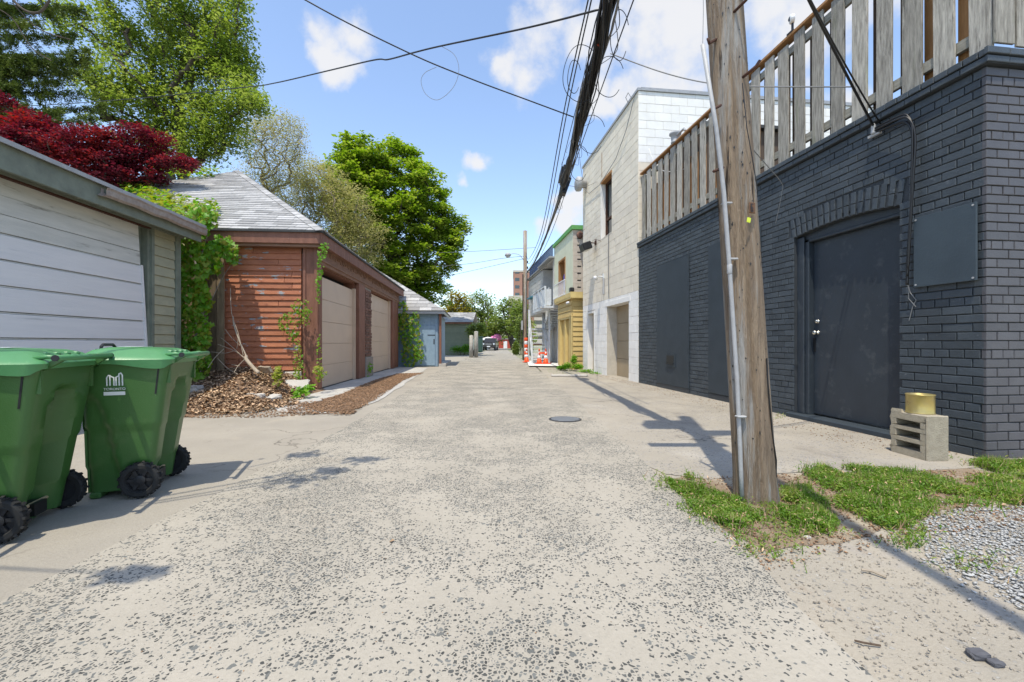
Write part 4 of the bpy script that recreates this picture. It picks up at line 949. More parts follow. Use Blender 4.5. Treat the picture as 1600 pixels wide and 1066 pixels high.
part('soffit', M['redbeam'], G2, (-.17, 8.5, -.11, .04, 2.68, 2.70), (-.17, .04, .04, 7.0, 2.68, 2.70))
part('fascia', M['redtrim'], G2, (-.22, 8.6, -.15, -.112, 2.67, 2.905), bevel=.004); part('fascia', M['redtrim'], G2, (-.215, -.175, -.11, 7.1, 2.69, 2.90), bevel=.004)
part('eave_board', M['redbeam'], G2, (-.17, -.05, -.10, 7.0, 2.64, 2.678))
# ragged ornate strip under the beam : small broken bits
b = MB()
for s in np.arange(.2, 8.2, .07): 
    h = random.uniform(.02, .075); b.box(s, s+random.uniform(.03,.065), -.035, -.021, 2.675-h*1.6, 2.678)
o = b.build('peeling_strip', M['redbeam'], G2); o['kind'] = 'stuff'
# roof
AP = V3((3.95, 3.45, 5.52)); EA = V3((-.25,-.18,2.915)); EB = V3((-.25,7.05,2.915)); EC = V3((8.64,7.05,2.915)); ED = V3((8.64,-.18,2.915))
b = MB(); lw = V3((0,0,-.03)); b.add([EA,EB,EC,ED,AP]+[p+lw for p in (EA,EB,EC,ED)], [(1,0,4),(2,1,4),(3,2,4),(0,3,4),(0,1,6,5),(1,2,7,6),(2,3,8,7),(3,0,5,8),(5,6,7,8)]); b.build('roof', M['roofdeck'], G2)
PSh = Pieces(G2, 'shingle', M['shingle'], 'shingles')
def shingle_face(P, A, B, C, row=.145, tab=.30, th=.010):
    """A,B eave corners seen left->right from outside, C apex (or list)"""
    C = C if isinstance(C, list) else [C]
    N_ = (B-A).cross(C[0]-A).normalized(); Vv = N_.cross((B-A).normalized())
    if N_.z < 0: N_ = -N_
    F = frame(A, N_, Vv); Fi = F.inverted(); poly = [tuple((Fi @ p)[:2]) for p in [A, B]+C]
    ar = sum(poly[i-1][0]*poly[i][1]-poly[i][0]*poly[i-1][1] for i in range(len(poly)))
    if ar < 0: poly = poly[::-1]
    us = [p[0] for p in poly]; vs = [p[1] for p in poly]
    courses(P, F, min(us), max(us), 0, max(vs), tab, row, .006, .0, th+.008, clipc=poly, header=0, wob=1, bev=.002, tilt=.011, jit=.002)
    return F
FR2 = shingle_face(PSh, EB, EA, AP, tab=.33); shingle_face(PSh, EA, ED, AP, tab=.4); PSh.finish(300, 9)
PH = Pieces(G2, 'hip_cap', M['shingle'])
for k in range(26):
    a = EA.lerp(AP, k/26); c = EA.lerp(AP, (k+1.25)/26); d = (c-a).normalized(); 
    for sd, nn_ in ((1, V3((-.5,0,1))), (-1, V3((0,-.6,1)))):
        x = d.cross(nn_).normalized(); nr = x.cross(d)
        m = Matrix.Identity(4)
        for i, q in enumerate((x, d, nr, a+V3((0,0,.012)))): m[0][i], m[1][i], m[2][i] = q
        PH.add(m, [(0,0),(.13*1,0),(.13,(c-a).length),(0,(c-a).length)] if sd == -1 else [(-.13,0),(0,0),(0,(c-a).length),(-.13,(c-a).length)], 0, .014, bev=.002, tilt=.010)
PH.finish(60, 4)

# ================================================================ fence between the two left garages
FB = empty('board_fence', (-6.22, 7.72, 0), 0, 'short dark board fence behind the climbing vine between the two garages', 'fence')
for i in range(8): part('board', M['fencewood'], FB, (i*.14, i*.14+.13, 0, .02, .1, 2.45+random.uniform(-.06,.06)))
part('post', M['oldwood'], FB, (.66, .76, -.10, -.01, 0, 2.5), bevel=.004)
# fence with vine beside blue shed
FC = empty('vine_fence', (-4.22, 16.55, 0), 0, 'brown board fence with young vine between red garage and blue shed', 'fence')
for i in range(7): part('board', M['fencewood'], FC, (i*.105, i*.105+.098, .06*i*.6, .06*i*.6+.03, 0, 2.3-.07*i+random.uniform(-.05,.05)))
part('post', M['orangewood'], FC, (.66, .80, .15, .28, 0, 2.05))

# ================================================================ blue shed
G3 = empty('blue_shed', (-2.79, 16.5, 0), LB, 'pale blue wooden shed with grey hip roof beyond the red brown garage', 'shed')
part('wall', M['blueshade'], G3, (0, .1, 0, 5.5, 0, 2.06), (.1, 3.3, 0, .1, 0, 2.0), bevel=0)
PBl = Pieces(G3, 'wall_board', M['bluewood'])
for i in range(8): PBl.rect(frame((0,0,0), (-1,0,0)), -.02-(i+1)*.135, -.02-i*.135-.004, 0.02, 2.0, 0, .014, bev=.003, jit=.002)
for i in range(12): PBl.rect(frame((0,0,0), (0,-1,0)), .12+i*.265, .12+i*.265+.255, .05, 1.98, 0, .012, bev=.003)
PBl.finish(40, 3)
dd = part('door', M['bluewood'], G3, (-.04, -.016, .12, .86, .05, 1.55), bevel=.004); part('hinge', M['black'], dd, (-.046,-.041,.12,.40,1.18,1.21), (-.046,-.041,.14,.18,.85,1.05))
part('corner_pipe', M['redtrim'], G3, (-.09, -.02, -.12, -.03, .02, 2.1), bevel=.01)
part('fascia', M['flash'], G3, (-.24, -.21, -.2, 5.6, 1.99, 2.09), (-.24, 3.5, -.23, -.20, 1.99, 2.09)); part('foundation', M['concrete'], G3, (-.1, 3.3, -.28, -.02, 0, .12))
A3 = V3((-.28,-.26,2.10)); B3 = V3((-.28,6.9,2.10)); C3 = V3((3.6,6.9,2.10)); D3 = V3((3.6,-.26,2.10)); P3 = V3((1.75,2.75,3.97)); Q3 = V3((1.75,6.9,3.97))
b = MB(); b.add([A3,B3,C3,D3,P3,Q3], [(1,0,4,5),(2,5,4,3),(0,3,4),(0,1,2,3),(1,5,2)]); b.build('roof', M['roofdeck'], G3)
PSh = Pieces(G3, 'shingle', M['shingle'], 'shingles'); shingle_face(PSh, B3, A3, [P3, Q3], row=.2, tab=.45); shingle_face(PSh, A3, D3, P3, row=.2, tab=.6); PSh.finish(60, 8)

# ================================================================ far sage garage
G4 = empty('far_sage_garage', (-3.0, 32.0, 0), 0, 'small sage green sided garage with grey roof far down the left side', 'garage')
part('wall', M['sagegreen'], G4, (-2.5, 0, .02, 5, 0, 2.36))
PF = Pieces(G4, 'siding_board', M['sagegreen'])
for i in range(14): PF.rect(frame((0,.02,0), (0,-1,0)), -2.5, 0, .1+i*.16, .1+i*.16+.155, 0, .03, bev=.004, tilt=.025)
PF.finish(40, 5)
part('corner_board', M['redtrim'], G4, (-.02, .05, -.04, .05, 0, 2.36)); part('fascia', M['redtrim'], G4, (-2.7, .12, -.25, -.2, 2.30, 2.42))
b = MB(); b.add([(-2.75,-.28,2.42),(.15,-.28,2.42),(.15,2.4,3.3),(-2.75,2.4,3.3),(.15,5.2,2.4),(-2.75,5.2,2.4)], [(0,1,2,3),(3,2,4,5)]); b.build('roof', M['shingle'], G4)
PSh = Pieces(G4, 'shingle', M['shingle'], 'shingles')
courses(PSh, frame((0,-.28,2.42), (0,-.31,.95), (0,.95,.31)), -2.75, .15, 0, 2.8, .5, .2, .01, .005, .02, header=0, wob=1, bev=.002, tilt=.01, jit=.002); PSh.finish(60, 6)
part('side_wall', M['palegreen'], G4, (.0, .03, .06, 5, 0, 2.3))
for k, (px, h, lab) in enumerate(((736.5, 1.35, 'left of two rough timber posts by the far sage garage'), (744, 1.6, 'right and taller of two rough timber posts by the far sage garage'))):
    p = gp(px, 559); o = MB().lathe([(.13,-.02),(.12,h),(.02,h+.03)], 8, Matrix.Translation(p)).build('timber_post', M['oldwood'], smooth=True); tag(o, lab, 'post', 'timber posts by the far sage garage')
GBx = empty('green_utility_box', (-3.2, 43, 0), 0, 'dark green shed cabinet standing between the far garage and the parked car', 'cabinet')
part('body', M['darkgreen'], GBx, (-.35, .25, 0, 1.2, 0, 1.45), bevel=.02); part('lid', M['darkgreen'], GBx, (-.4, .3, -.05, 1.25, 1.45, 1.55)); part('door', M['darkgreen'], GBx, (-.3, .2, -.03, -.005, .1, 1.35))
# ---- parked car
CR = empty('parked_car', (-2.68, 50, 0), R(-4), 'small black off-road car parked facing the camera on the left', 'car')
def lerp_box(b, x0, x1, y0, y1, z0, z1, tx=0, ty0=0, ty1=0, m=0):
    b.add([(x0,y0,z0),(x1,y0,z0),(x0,y1,z0),(x1,y1,z0),(x0+tx,y0+ty0,z1),(x1-tx,y0+ty0,z1),(x0+tx,y1-ty1,z1),(x1-tx,y1-ty1,z1)], [(0,2,3,1),(4,5,7,6),(0,1,5,4),(2,6,7,3),(0,4,6,2),(1,3,7,5)], m)
b = MB(); lerp_box(b, -.70, .70, 0, 3.2, .32, .86, .03, .04, .04); b.build('body', M['suv'], CR, bevel=.05)
b = MB(); lerp_box(b, -.64, .64, .95, 3.1, .86, 1.34, .09, .22, .08); b.build('cabin', M['suv'], CR, bevel=.04)
b = MB(); b.add([(-.57,.985,.90),(.57,.985,.90),(.51,1.145,1.28),(-.51,1.145,1.28)], [(0,1,2,3)]); b.build('windscreen', M['glass'], CR)
part('bumper', M['blackplastic'], CR, (-.72,.72,-.12,.02,.34,.52), bevel=.03); g = part('grille', M['blackplastic'], CR, (-.38,.38,-.02,.0,.56,.80))
for i in range(7): part('grille_slot', M['galv'], g, (-.33+i*.095, -.29+i*.095, -.03, -.021, .59, .77))
for x in (-.54, .54): q = MB(); q.lathe([(.10,0),(.10,.03),(.06,.04)], 14, Matrix.Translation((x,.01,.70)) @ Matrix.Rotation(PI/2,4,'X')); q.build('headlight', M['headlight'], CR)
for x in (-.62, .62):
    for y in (.5, 2.6):
        q = MB(); q.lathe([(.2,-.1),(.30,-.09),(.30,.09),(.2,.1)], 18, Matrix.Translation((x,y,.30)) @ Matrix.Rotation(PI/2,4,'Y')); w = q.build('wheel', M['tyre'], CR); q = MB(); q.lathe([(.17,-.11),(.17,.11)], 12, Matrix.Translation((x,y,.30)) @ Matrix.Rotation(PI/2,4,'Y')); q.build('rim', M['galv'], w)
for x in (-.74, .70): part('mirror', M['suv'], CR, (x, x+.12 if x > 0 else x-.08, 1.0, 1.06, .92, 1.04))
part('number_plate', M['white'], CR, (-.17,.17,-.135,-.125,.40,.50))
CR.scale = (1.1,1.1,1.1)
UM = empty('white_parasol', (-3.1, 56, 0), 0, 'white parasol behind the parked black car', 'parasol')
MB().lathe([(1.05,1.25),(.7,1.5),(.3,1.62),(.03,1.68)], 16).build('canopy', M['white'], UM, smooth=True); MB().lathe([(.03,0),(.03,1.66)], 8).build('pole', M['white'], UM)
for k, (x, y, z, c) in enumerate(((-2.4,58,1.15,'pink'),(-2.0,59,1.45,'pink'))):
    b = MB(); b.lathe([(.05,-.5),(.55,-.25),(.62,.1),(.35,.42),(.05,.5)], 12, Matrix.Translation((x,y,z+.2))); o = b.build('pink_awning', M[c], smooth=True); tag(o, ['left and lower of two bright pink cloth bundles behind the parked car','right and higher of two bright pink cloth bundles behind the parked car'][k], 'cloth', 'pink cloth bundles behind the car')
RS = empty('red_shed', (-.9, 72, 0), 0, 'small red shed at the far end of the lane', 'shed'); part('wall', M['redshed'], RS, (-1.3,.6,0,3,0,1.5)); part('roof', M['flash'], RS, (-1.4,.7,-.1,3.1,1.5,1.62)); part('door', M['white'], RS, (-.5,.1,-.03,-.004,0,1.2))
WV = empty('white_van', (.6, 80, 0), 0, 'tiny white van at the far end of the lane', 'van')
b = MB(); lerp_box(b, -1, 1, 0, 4, .3, 1.7, .1, .4, .1); b.build('body', M['white'], WV, bevel=.08); b = MB(); b.add([(-.8,.1,1.05),(.8,.1,1.05),(.75,.33,1.55),(-.75,.33,1.55)], [(0,1,2,3)]); b.build('windscreen', M['glass'], WV)
for x in (-.8,.8): q = MB(); q.lathe([(.3,-.1),(.3,.1)], 12, Matrix.Translation((x,.8,.3)) @ Matrix.Rotation(PI/2,4,'Y')); q.build('wheel', M['tyre'], WV)
# ---- tower block
TW = empty('apartment_tower', (6.5, 170, 0), 0, 'red brown brick apartment tower with pale balconies beyond the lane', 'building')
part('wall', M['towerbrick'], TW, (-6, 2.0, 0, 18, 0, 28.6)); part('balcony_wall', M['towerbrick'], TW, (2.0, 12, 1.2, 18, 0, 29.5)); part('plinth', M['towerconc'], TW, (-8, -1, -4, -.1, 0, 19))
for k in range(10):
    z = 1+k*2.9; part('balcony', M['towerconc'], TW, (2.1, 12, 0, 1.2, z, z+1.3)); part('window', M['glass'], TW, (2.3, 11.8, 1.15, 1.19, z+1.35, z+2.8)); part('window', M['glass'], TW, (-5.3, -3.6, -.05, -.004, z+.9, z+2.1))
part('parapet', M['towerconc'], TW, (-6.1, 2.1, -.15, 18, 28.6, 29.3))

# ================================================================ bins
def bin_ring(z, x0, x1, hw, cr, npt=(10, 14, 4)):
    nb, ns, nc = npt; P = []
    def corner(cx, cy, a0):
        for i in range(nc): a = a0+PI/2*i/nc; P.append([cx+cr*math.cos(a), cy+cr*math.sin(a), z])
    # start back(+x) side going +y ... ccw
    for i in range(nb): P.append([x1, -hw+cr+(2*hw-2*cr)*i/nb, z])
    corner(x1-cr, hw-cr, 0)
    for i in range(ns): P.append([x1-cr-(x1-x0-2*cr)*i/ns, hw, z])
    corner(x0+cr, hw-cr, PI/2)
    for i in range(nb): P.append([x0, hw-cr-(2*hw-2*cr)*i/nb, z])
    corner(x0+cr, -hw+cr, PI)
    for i in range(ns): P.append([x0+cr+(x1-x0-2*cr)*i/ns, -hw, z])
    corner(x1-cr, -hw+cr, 1.5*PI)
    return P
def sst(a, b, x): t = min(1, max(0, (x-a)/(b-a))); return t*t*(3-2*t)
def make_bin():
    r = empty('wheeled_bin', (0,0,0), 0)
    v = []; nz = 34; rings = []
    for k in range(nz+1):
        t = k/nz; z = .035+.765*t
        x0 = -.262-.0*t; x1 = .035+.105*t; hw = .185+.05*t
        step = sst(.0, 1, (z-.40)/.012+.5)*.006+sst(0, 1, (z-.18)/.01+.5)*.005
        ring = bin_ring(z, x0-step, x1+step, hw+step, .035)
        for p in ring:
            x, y, zz = p
            if x > x1-.03:      # recessed channel on the back
                w = .085+.02*(1-t); top = .68-(.07-math.sqrt(max(0, .07**2-min(.07, abs(y))**2)))
                d = (1-sst(w-.03, w, abs(y)))*(1-sst(top-.02, top+.01, z))
                p[0] -= .085*d
            if abs(y) > hw-.012 and x < x1-.03:    # sweeping panel edge on the side
                sx = (x-x0)/(x1-x0)
                bound = .60-.52*sst(.12, .62, sx)*1.0
                ins = 1-sst(bound-.012, bound+.006, z)
                rear = sst(.52+.30*(z-.1)/.7-.02, .52+.30*(z-.1)/.7+.02, sx)*sst(.08,.1,z)
                p[1] += (-1 if y > 0 else 1)*(.022*ins*(1-rear))
                if z < .2 and sx > .62: p[1] += (-1 if y > 0 else 1)*.035*sst(.62,.68,sx)*(1-sst(.17,.2,z))
        rings.append(ring)
    n = len(rings[0]); b = MB(); vs = [p for rg in rings for p in rg]
    fs = [(i*n+j, i*n+(j+1) % n, (i+1)*n+(j+1) % n, (i+1)*n+j) for i in range(nz) for j in range(n)]+[tuple(range(n-1, -1, -1))]
    b.add(vs, fs); body = b.build('body', M['green'], r, smooth=True)
    md = body.modifiers.new('e', 'EDGE_SPLIT'); md.split_angle = R(50)
    # rim
    b = MB(); rr = [bin_ring(z, -.262-o, .14+o, .235+o, .04) for z, o in ((.775,.006),(.775,.022),(.80,.024),(.80,.004))]
    vs = [p for rg in rr for p in rg]; b.add(vs, [(i*n+j, i*n+(j+1) % n, (i+1)*n+(j+1) % n, (i+1)*n+j) for i in range(3) for j in range(n)]); b.build('rim', M['green'], r)
    for s in (-1, 1):   # hinge arms & slots
        q = MB(); q.box(.125, .148, s*.200-.010, s*.200+.010, .66, .79); q.beam((.14, s*.19, .775), (.215, s*.19, .822), .018, .024); q.build('hinge_arm', M['green'], r)
        q = MB(); q.beam((.083, s*.2325, .60), (.103, s*.2430, .76), .008, .006); q.build('slot', M['blackplastic'], r)
    # foot, and a black block standing in for the shade in the axle recess
    part('foot', M['green'], r, (-.255, -.20, -.17, .17, 0, .036), (-.12, -.03, -.10, .10, .0, .05), bevel=.008)
    part('axle_recess_shade', M['black'], r, (-.05, .0365, -.045, .045, .05, .11))
    MB().tube([(.01,-.22,.1035),(.01,.22,.1035)], .009, 8).build('axle', M['axle'], r)
    # lid
    lz = [(.772,-.292,.165,.262,0), (.800,-.300,.172,.268,0), (.822,-.292,.165,.255,0), (.828,-.27,.15,.238,0), (.856,-.24,.12,.205,0), (.872,-.19,.08,.15,0), (.877,-.08,-.03,.04,0)]
    b = MB(); rg = []
    for (z, a, c, hw, _) in lz:
        ring = bin_ring(z, a, c, hw, min(.05, hw*.7))
        for p in ring:
            if z < .80: 
                sx = (p[0]+.30)/.47; p[2] -= .03*sst(.35,.85,sx)*(1-sst(.9,1.0,sx))-.005
            if z > .82: p[2] -= .010*sst(0, 1, (p[0]+.30)/.47)
        rg.append(ring)
    vs = [p for q in rg for p in q]; k = len(lz)
    b.add(vs, [(i*n+j, i*n+(j+1) % n, (i+1)*n+(j+1) % n, (i+1)*n+j) for i in range(k-1) for j in range(n)]+[tuple((k-1)*n+j for j in range(n))])
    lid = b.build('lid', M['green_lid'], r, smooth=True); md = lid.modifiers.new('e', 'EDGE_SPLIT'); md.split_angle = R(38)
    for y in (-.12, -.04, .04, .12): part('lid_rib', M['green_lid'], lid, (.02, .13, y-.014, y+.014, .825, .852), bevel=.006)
    part('lid_label', M['white_print'], lid, (-.16, -.04, -.07, .07, .8735, .875))
    # rear handle bar
    q = MB(); q.tube([(.212,-.235,.826),(.212,.235,.826)], .014, 12); hb = q.build('handle_bar', M['green_lid'], r, smooth=True)
    for s in (-1, 1): 
        q = MB(); q.tube([(.212,s*.235,.826),(.212,s*.241,.826)], .0145, 12); q.build('end_cap', M['black'], hb)
        q = MB(); q.tube([(.12,s*.205,.825),(.17,s*.205,.832),(.212,s*.205,.826)], .010, 8); q.build('bar_arm', M['green_lid'], hb, smooth=True)
    # wheels
    for s in (-1, 1):
        T = Matrix.Translation((.01, s*.225, .1035)) @ Matrix.Rotation(-s*PI/2, 4, 'X')
        w = MB(); w.lathe([(.064,-.022),(.088,-.026),(.096,-.02),(.096,.02),(.088,.026),(.070,.026),(.064,.012),(.064,-.022)], 36, T, cap=False)
        for i in range(30):
            a = 2*PI*i/30; w.box(.092,.1035,-.006,.006,-.024 if i % 2 else -.004,.004 if i % 2 else .024, M=T @ Matrix.Rotation(a, 4, 'Z') @ Matrix.Rotation(.25 if i % 2 else -.25, 4, 'X'))
        w = w.build('wheel', M['tyre'], r)
        q = MB(); q.lathe([(.066,-.012),(.066,.010),(.060,.012),(.058,-.004),(.03,-.004),(.028,.016),(.012,.020)], 28, T)
        for i in range(6): q.box(.02,.061,-.008,.008,-.004,.011, M=T @ Matrix.Rotation(2*PI*i/6, 4, 'Z'))
        q.build('rim', M['blackplastic'], w)
    return r
bang = math.atan2(-.20, .97)   # local +x (back of the bin) in the world
bang = .34
B2 = make_bin(); B2.location = (-2.235, 2.73, .004); B2.rotation_euler = (0, 0, bang)
B2['category'] = 'bin'; B2['group'] = 'green wheeled bins in a row'; B2['label'] = 'green wheeled bin with black lid grip and white city emblem on its side'
B1 = copy_tree(B2); B1.location = (-2.375, 2.15, .004); B1['label'] = 'green wheeled bin cut off by the left edge, nearer than the emblem one'
B3_ = copy_tree(B2); B3_.location = (-2.52, 1.57, .004); B3_['label'] = 'green wheeled bin at the near end of the row, outside the left edge'
# extras on bin 2: black grip + emblem
q = MB(); q.tube([(-.25,-.055,.84),(-.25,-.05,.872),(-.25,-.03,.886),(-.25,.08,.886),(-.25,.105,.872),(-.25,.11,.84)], .0085, 8); q.box(-.27,-.225,-.07,.125,.838,.860); q.build('lid_grip', M['blackplastic'], B2, smooth=False)
em = MB(); FE = Matrix.Translation((-.11,-.2385,.655)) @ Matrix.Rotation(PI/2+.062,4,'X')
def epoly(pts, h=.0015): em.prism(pts, FE, 0, h)
def estroke(pts, w=.006):
    for a, c in zip(pts[:-1], pts[1:]):
        d = V3((c[0]-a[0], c[1]-a[1], 0)); L = d.length; d.normalize(); nx_, ny_ = -d.y*w/2, d.x*w/2; a = (a[0]-d.x*w*.3, a[1]-d.y*w*.3); c = (c[0]+d.x*w*.3, c[1]+d.y*w*.3)
        epoly([(a[0]-nx_,a[1]-ny_),(c[0]-nx_,c[1]-ny_),(c[0]+nx_,c[1]+ny_),(a[0]+nx_,a[1]+ny_)], .0015+random.random()*.0006)
estroke([(-.030,.0),(-.030,.045),(-.022,.058),(-.014,.056)]); estroke([(-.016,.0),(-.016,.054),(.002,.044),(.002,.0)]); estroke([(.012,.0),(.012,.046),(.026,.056)]); estroke([(.026,.0),(.026,.066),(.034,.070),(.041,.058),(.041,.0)])
epoly([(-.046,-.056),(.052,-.056),(.052,-.036),(-.046,-.036)])
em.build('emblem', M['white_print'], B2)
tx = bpy.data.curves.new('t', 'FONT'); tx.body = 'TORONTO'; tx.size = .020; tx.align_x = 'CENTER'; tx.extrude = .0008
to = bpy.data.objects.new('t', tx); COL.objects.link(to); bpy.context.view_layer.update()
me = bpy.data.meshes.new_from_object(to.evaluated_get(bpy.context.evaluated_depsgraph_get())); bpy.data.objects.remove(to)
me.materials.clear(); me.materials.append(M['white_print']); linkm('lettering', me, B2, FE @ Matrix.Translation((.004,-.027,.0012)))

# ================================================================ near utility pole
px0 = V3((1.408, 2.505, -.05)); lean = V3((-.058, .012, 1))
PO = empty('utility_pole', (0,0,0), 0, 'weathered leaning wooden utility pole with grey conduit beside the charcoal building', 'utility pole')
PO.location = (px0.x, px0.y, 0)
n = 48; b = MB(); vs = []; H = [0,.04,.1,.2,.35]+list(np.arange(.5, 7.5, .12)); 
for k, z in enumerate(H):
    c = V3((lean.x*z, lean.y*z, z-.03)); rad = .111-.0052*z if z < 3 else .0954-.0035*(z-3); rad += .012*math.exp(-z*9)
    for j in range(n):
        a = 2*PI*j/n; g = .0045*mnoise.noise(V3((math.cos(a)*5, math.sin(a)*5, z*.35)))+.0035*mnoise.noise(V3((math.cos(a)*16, math.sin(a)*16, z*.9+5)))
        cr = mnoise.noise(V3((math.cos(a)*9, math.sin(a)*9, z*.22+9))); g -= .012*max(0, cr-.34)*6 if cr > .34 else 0
        vs.append(c+V3((math.cos(a), math.sin(a), 0))*(rad+g))
k = len(H); b.add(vs, [(i*n+j, i*n+(j+1) % n, (i+1)*n+(j+1) % n, (i+1)*n+j) for i in range(k-1) for j in range(n)]+[tuple((k-1)*n+j for j in range(n))])
b.build('shaft', M['pole'], PO, smooth=True)
hv = MB()
for i in range(150):
    z = random.uniform(.3, 3.1); a = random.uniform(-PI, 0); c = V3((lean.x*z, lean.y*z, z-.03)); rad = .1125-.0052*z; d = V3((math.cos(a), math.sin(a), 0)); w_ = random.choice([.002,.003,.0045]); hh = w_*random.uniform(1, 3.5); t_ = V3((-d.y, d.x, 0)); p = c+d*(rad+.0012)
    hv.add([p-t_*w_, p-V3((0,0,hh)), p+t_*w_, p+V3((0,0,hh)), p-d*.02], [(0,1,2,3)])
o_ = hv.build('nail_holes', M['black'], PO); o_['kind'] = 'stuff'
def pl(px, py, Y): return at(px, py, Y)-V3((px0.x, px0.y, 0))
q = MB(); cpts = [(1160,775,2.44),(1158,740,2.44),(1152,600,2.435),(1140,420,2.42),(1131,300,2.41),(1119,200,2.40),(1098,70,2.38)]
P_ = [pl(*c) for c in cpts]; P_[0].z = -.02; q.tube(P_, .0115, 10); q.lathe([(.0115,0),(.014,.005),(.014,.05),(.0115,.055)], 10, Matrix.Translation(P_[3]-V3((0,0,.03))))
q.build('conduit', M['galv'], PO, smooth=True)
for (x, y) in ((1142,405),(1155,651),(1133,318)): 
    c = pl(x, y, 2.425); MB().box(-.016,.035,-.016,.02,-.005,.005, M=Matrix.Translation(c)).build('conduit_strap', M['galv'], PO, bevel=.003)
MB().tube([pl(1098,70,2.38), pl(1099,20,2.39), pl(1098,-120,2.42)], .0015, 4).build('ground_wire', M['greycable'], PO)
def stepbolt(a, b_, c=None, nm='step_bolt'):
    q = MB(); q.tube([a, b_]+([c] if c is not None else []), .008, 8); q.build(nm, M['rust'], PO, smooth=True)
stepbolt(pl(1157,124,2.45), pl(1181,104,2.38), pl(1187,95,2.38)); stepbolt(pl(1146,20,2.45), pl(1166,0,2.36), pl(1172,-12,2.36)); stepbolt(pl(1122,60,2.50), pl(1108,68,2.46), pl(1106,60,2.46))
stepbolt(pl(1126,165,2.45), pl(1112,172,2.40)); stepbolt(pl(1130,262,2.45), pl(1115,268,2.40))
pt = MB(); pt.box(-.022,.022,-.004,.004,-.03,.03, M=Matrix.Translation(pl(1175,325,2.395)) @ Matrix.Rotation(.35,4,'Z')); w = pt.build('number_plate', M['brass'], PO, bevel=.003)
q = MB(); Mx = Matrix.Translation(pl(1175,325,2.385)) @ Matrix.Rotation(.35,4,'Z')
for bx in ((-.008,.008,-.002,0,.018,.022),(-.008,-.004,-.002,0,-.02,.018),(-.004,.008,-.002,0,-.002,.002),(.004,.008,-.002,0,-.02,-.002),(-.004,.004,-.002,0,-.022,-.018)): q.box(*bx, M=Mx)
q.build('digit', M['black'], w)
MB().box(-.011,.011,-.002,.002,-.013,.013, M=Matrix.Translation(pl(1170,344,2.385)) @ Matrix.Rotation(.2,4,'Y') @ Matrix.Rotation(.3,4,'Z')).build('yellow_tag', M['yellowtag'], PO)
q = MB(); q.tube([pl(1160,130,2.40), pl(1167,200,2.39), pl(1176,250,2.41), pl(1184,300,2.44)], .0025, 5); q.build('stray_wire', M['black'], PO); q = MB(); q.tube([pl(1198,560,2.42), pl(1200,600,2.40), pl(1207,680,2.42), pl(1213,720,2.43), pl(1212,765,2.44)], .004, 5); q.build('stray_wire', M['black'], PO)
# equipment near the top (throws the blocky shadow)
part('junction_box', M['blackplastic'], PO, (-.88, -.46, -.10, .12, 5.9, 6.7)); part('guard_arm', M['oldwood'], PO, (-.75, -.08, -.05, .05, 3.62, 3.72)); part('transformer_box', M['galv'], PO, (-.30, .05, -.20, -.10, 5.3, 5.7))

# ================================================================ cables
def smooth_path(P, k=6):
    P = [V3(p) for p in P]; out = []
    for i in range(len(P)-1):
        p0 = P[max(i-1,0)]; p1 = P[i]; p2 = P[i+1]; p3 = P[min(i+2,len(P)-1)]
        for j in range(k):
            t = j/k; out.append(.5*((2*p1)+(p2-p0)*t+(2*p0-5*p1+4*p2-p3)*t*t+(3*p1-p0-3*p2+p3)*t*t*t))
    return out+[P[-1]]
BP = [V3(p) for p in ((.70,-9,5.2),(.80,-3,4.95),(.92,0,4.85),(1.06,2.5,4.80),(1.04,4.7,4.58),(1.07,6.5,4.40),(1.08,9.17,4.22),(1.05,11.5,4.13),(1.0,14,4.10),(.93,18.5,4.3),(.76,23.4,4.62))]
BPs = smooth_path(BP, 8)
def brad(Y): return .038 if Y < 2.8 else .038+(Y-2.8)/1.2*.082 if Y < 4 else .12 if Y < 6 else .12-(Y-6)/3*.05 if Y < 9 else max(.022, .07-(Y-9)*.03)
def bundle_at(Y):
    for a, c in zip(BPs[:-1], BPs[1:]):
        if a.y <= Y <= c.y: return a.lerp(c, (Y-a.y)/(c.y-a.y))
    return BPs[-1]
BU = empty('cable_bundle', (0,0,0), 0, 'thick tangled black cable bundle sagging over the lane from pole to pole', 'cable bundle')
Ys = list(np.arange(-8, 10.5, .35))+list(np.arange(10.5, 23.4, .9))
for kk in range(34):
    ph = random.uniform(0, 2*PI); fr = random.uniform(.6, 2.0); rr_ = random.uniform(.25, 1.0); pts = []
    for Y in Ys:
        c = bundle_at(Y); a = ph+fr*Y*.8+.5*math.sin(Y*1.3+kk); r_ = brad(Y)*rr_*(.85+.35*math.sin(Y*1.9+kk*2)); pts.append(c+V3((math.cos(a)*r_, 0, math.sin(a)*r_-(.02 if Y < 9 else 0))))
    th_ = random.choice([.006,.008,.010,.014]) if kk > 6 else random.choice([.016,.02]); 
    b = MB(); b.tube(pts, th_, 5); b.build('cable', M['greycable'] if kk % 9 == 4 else M['black'], BU, smooth=True)
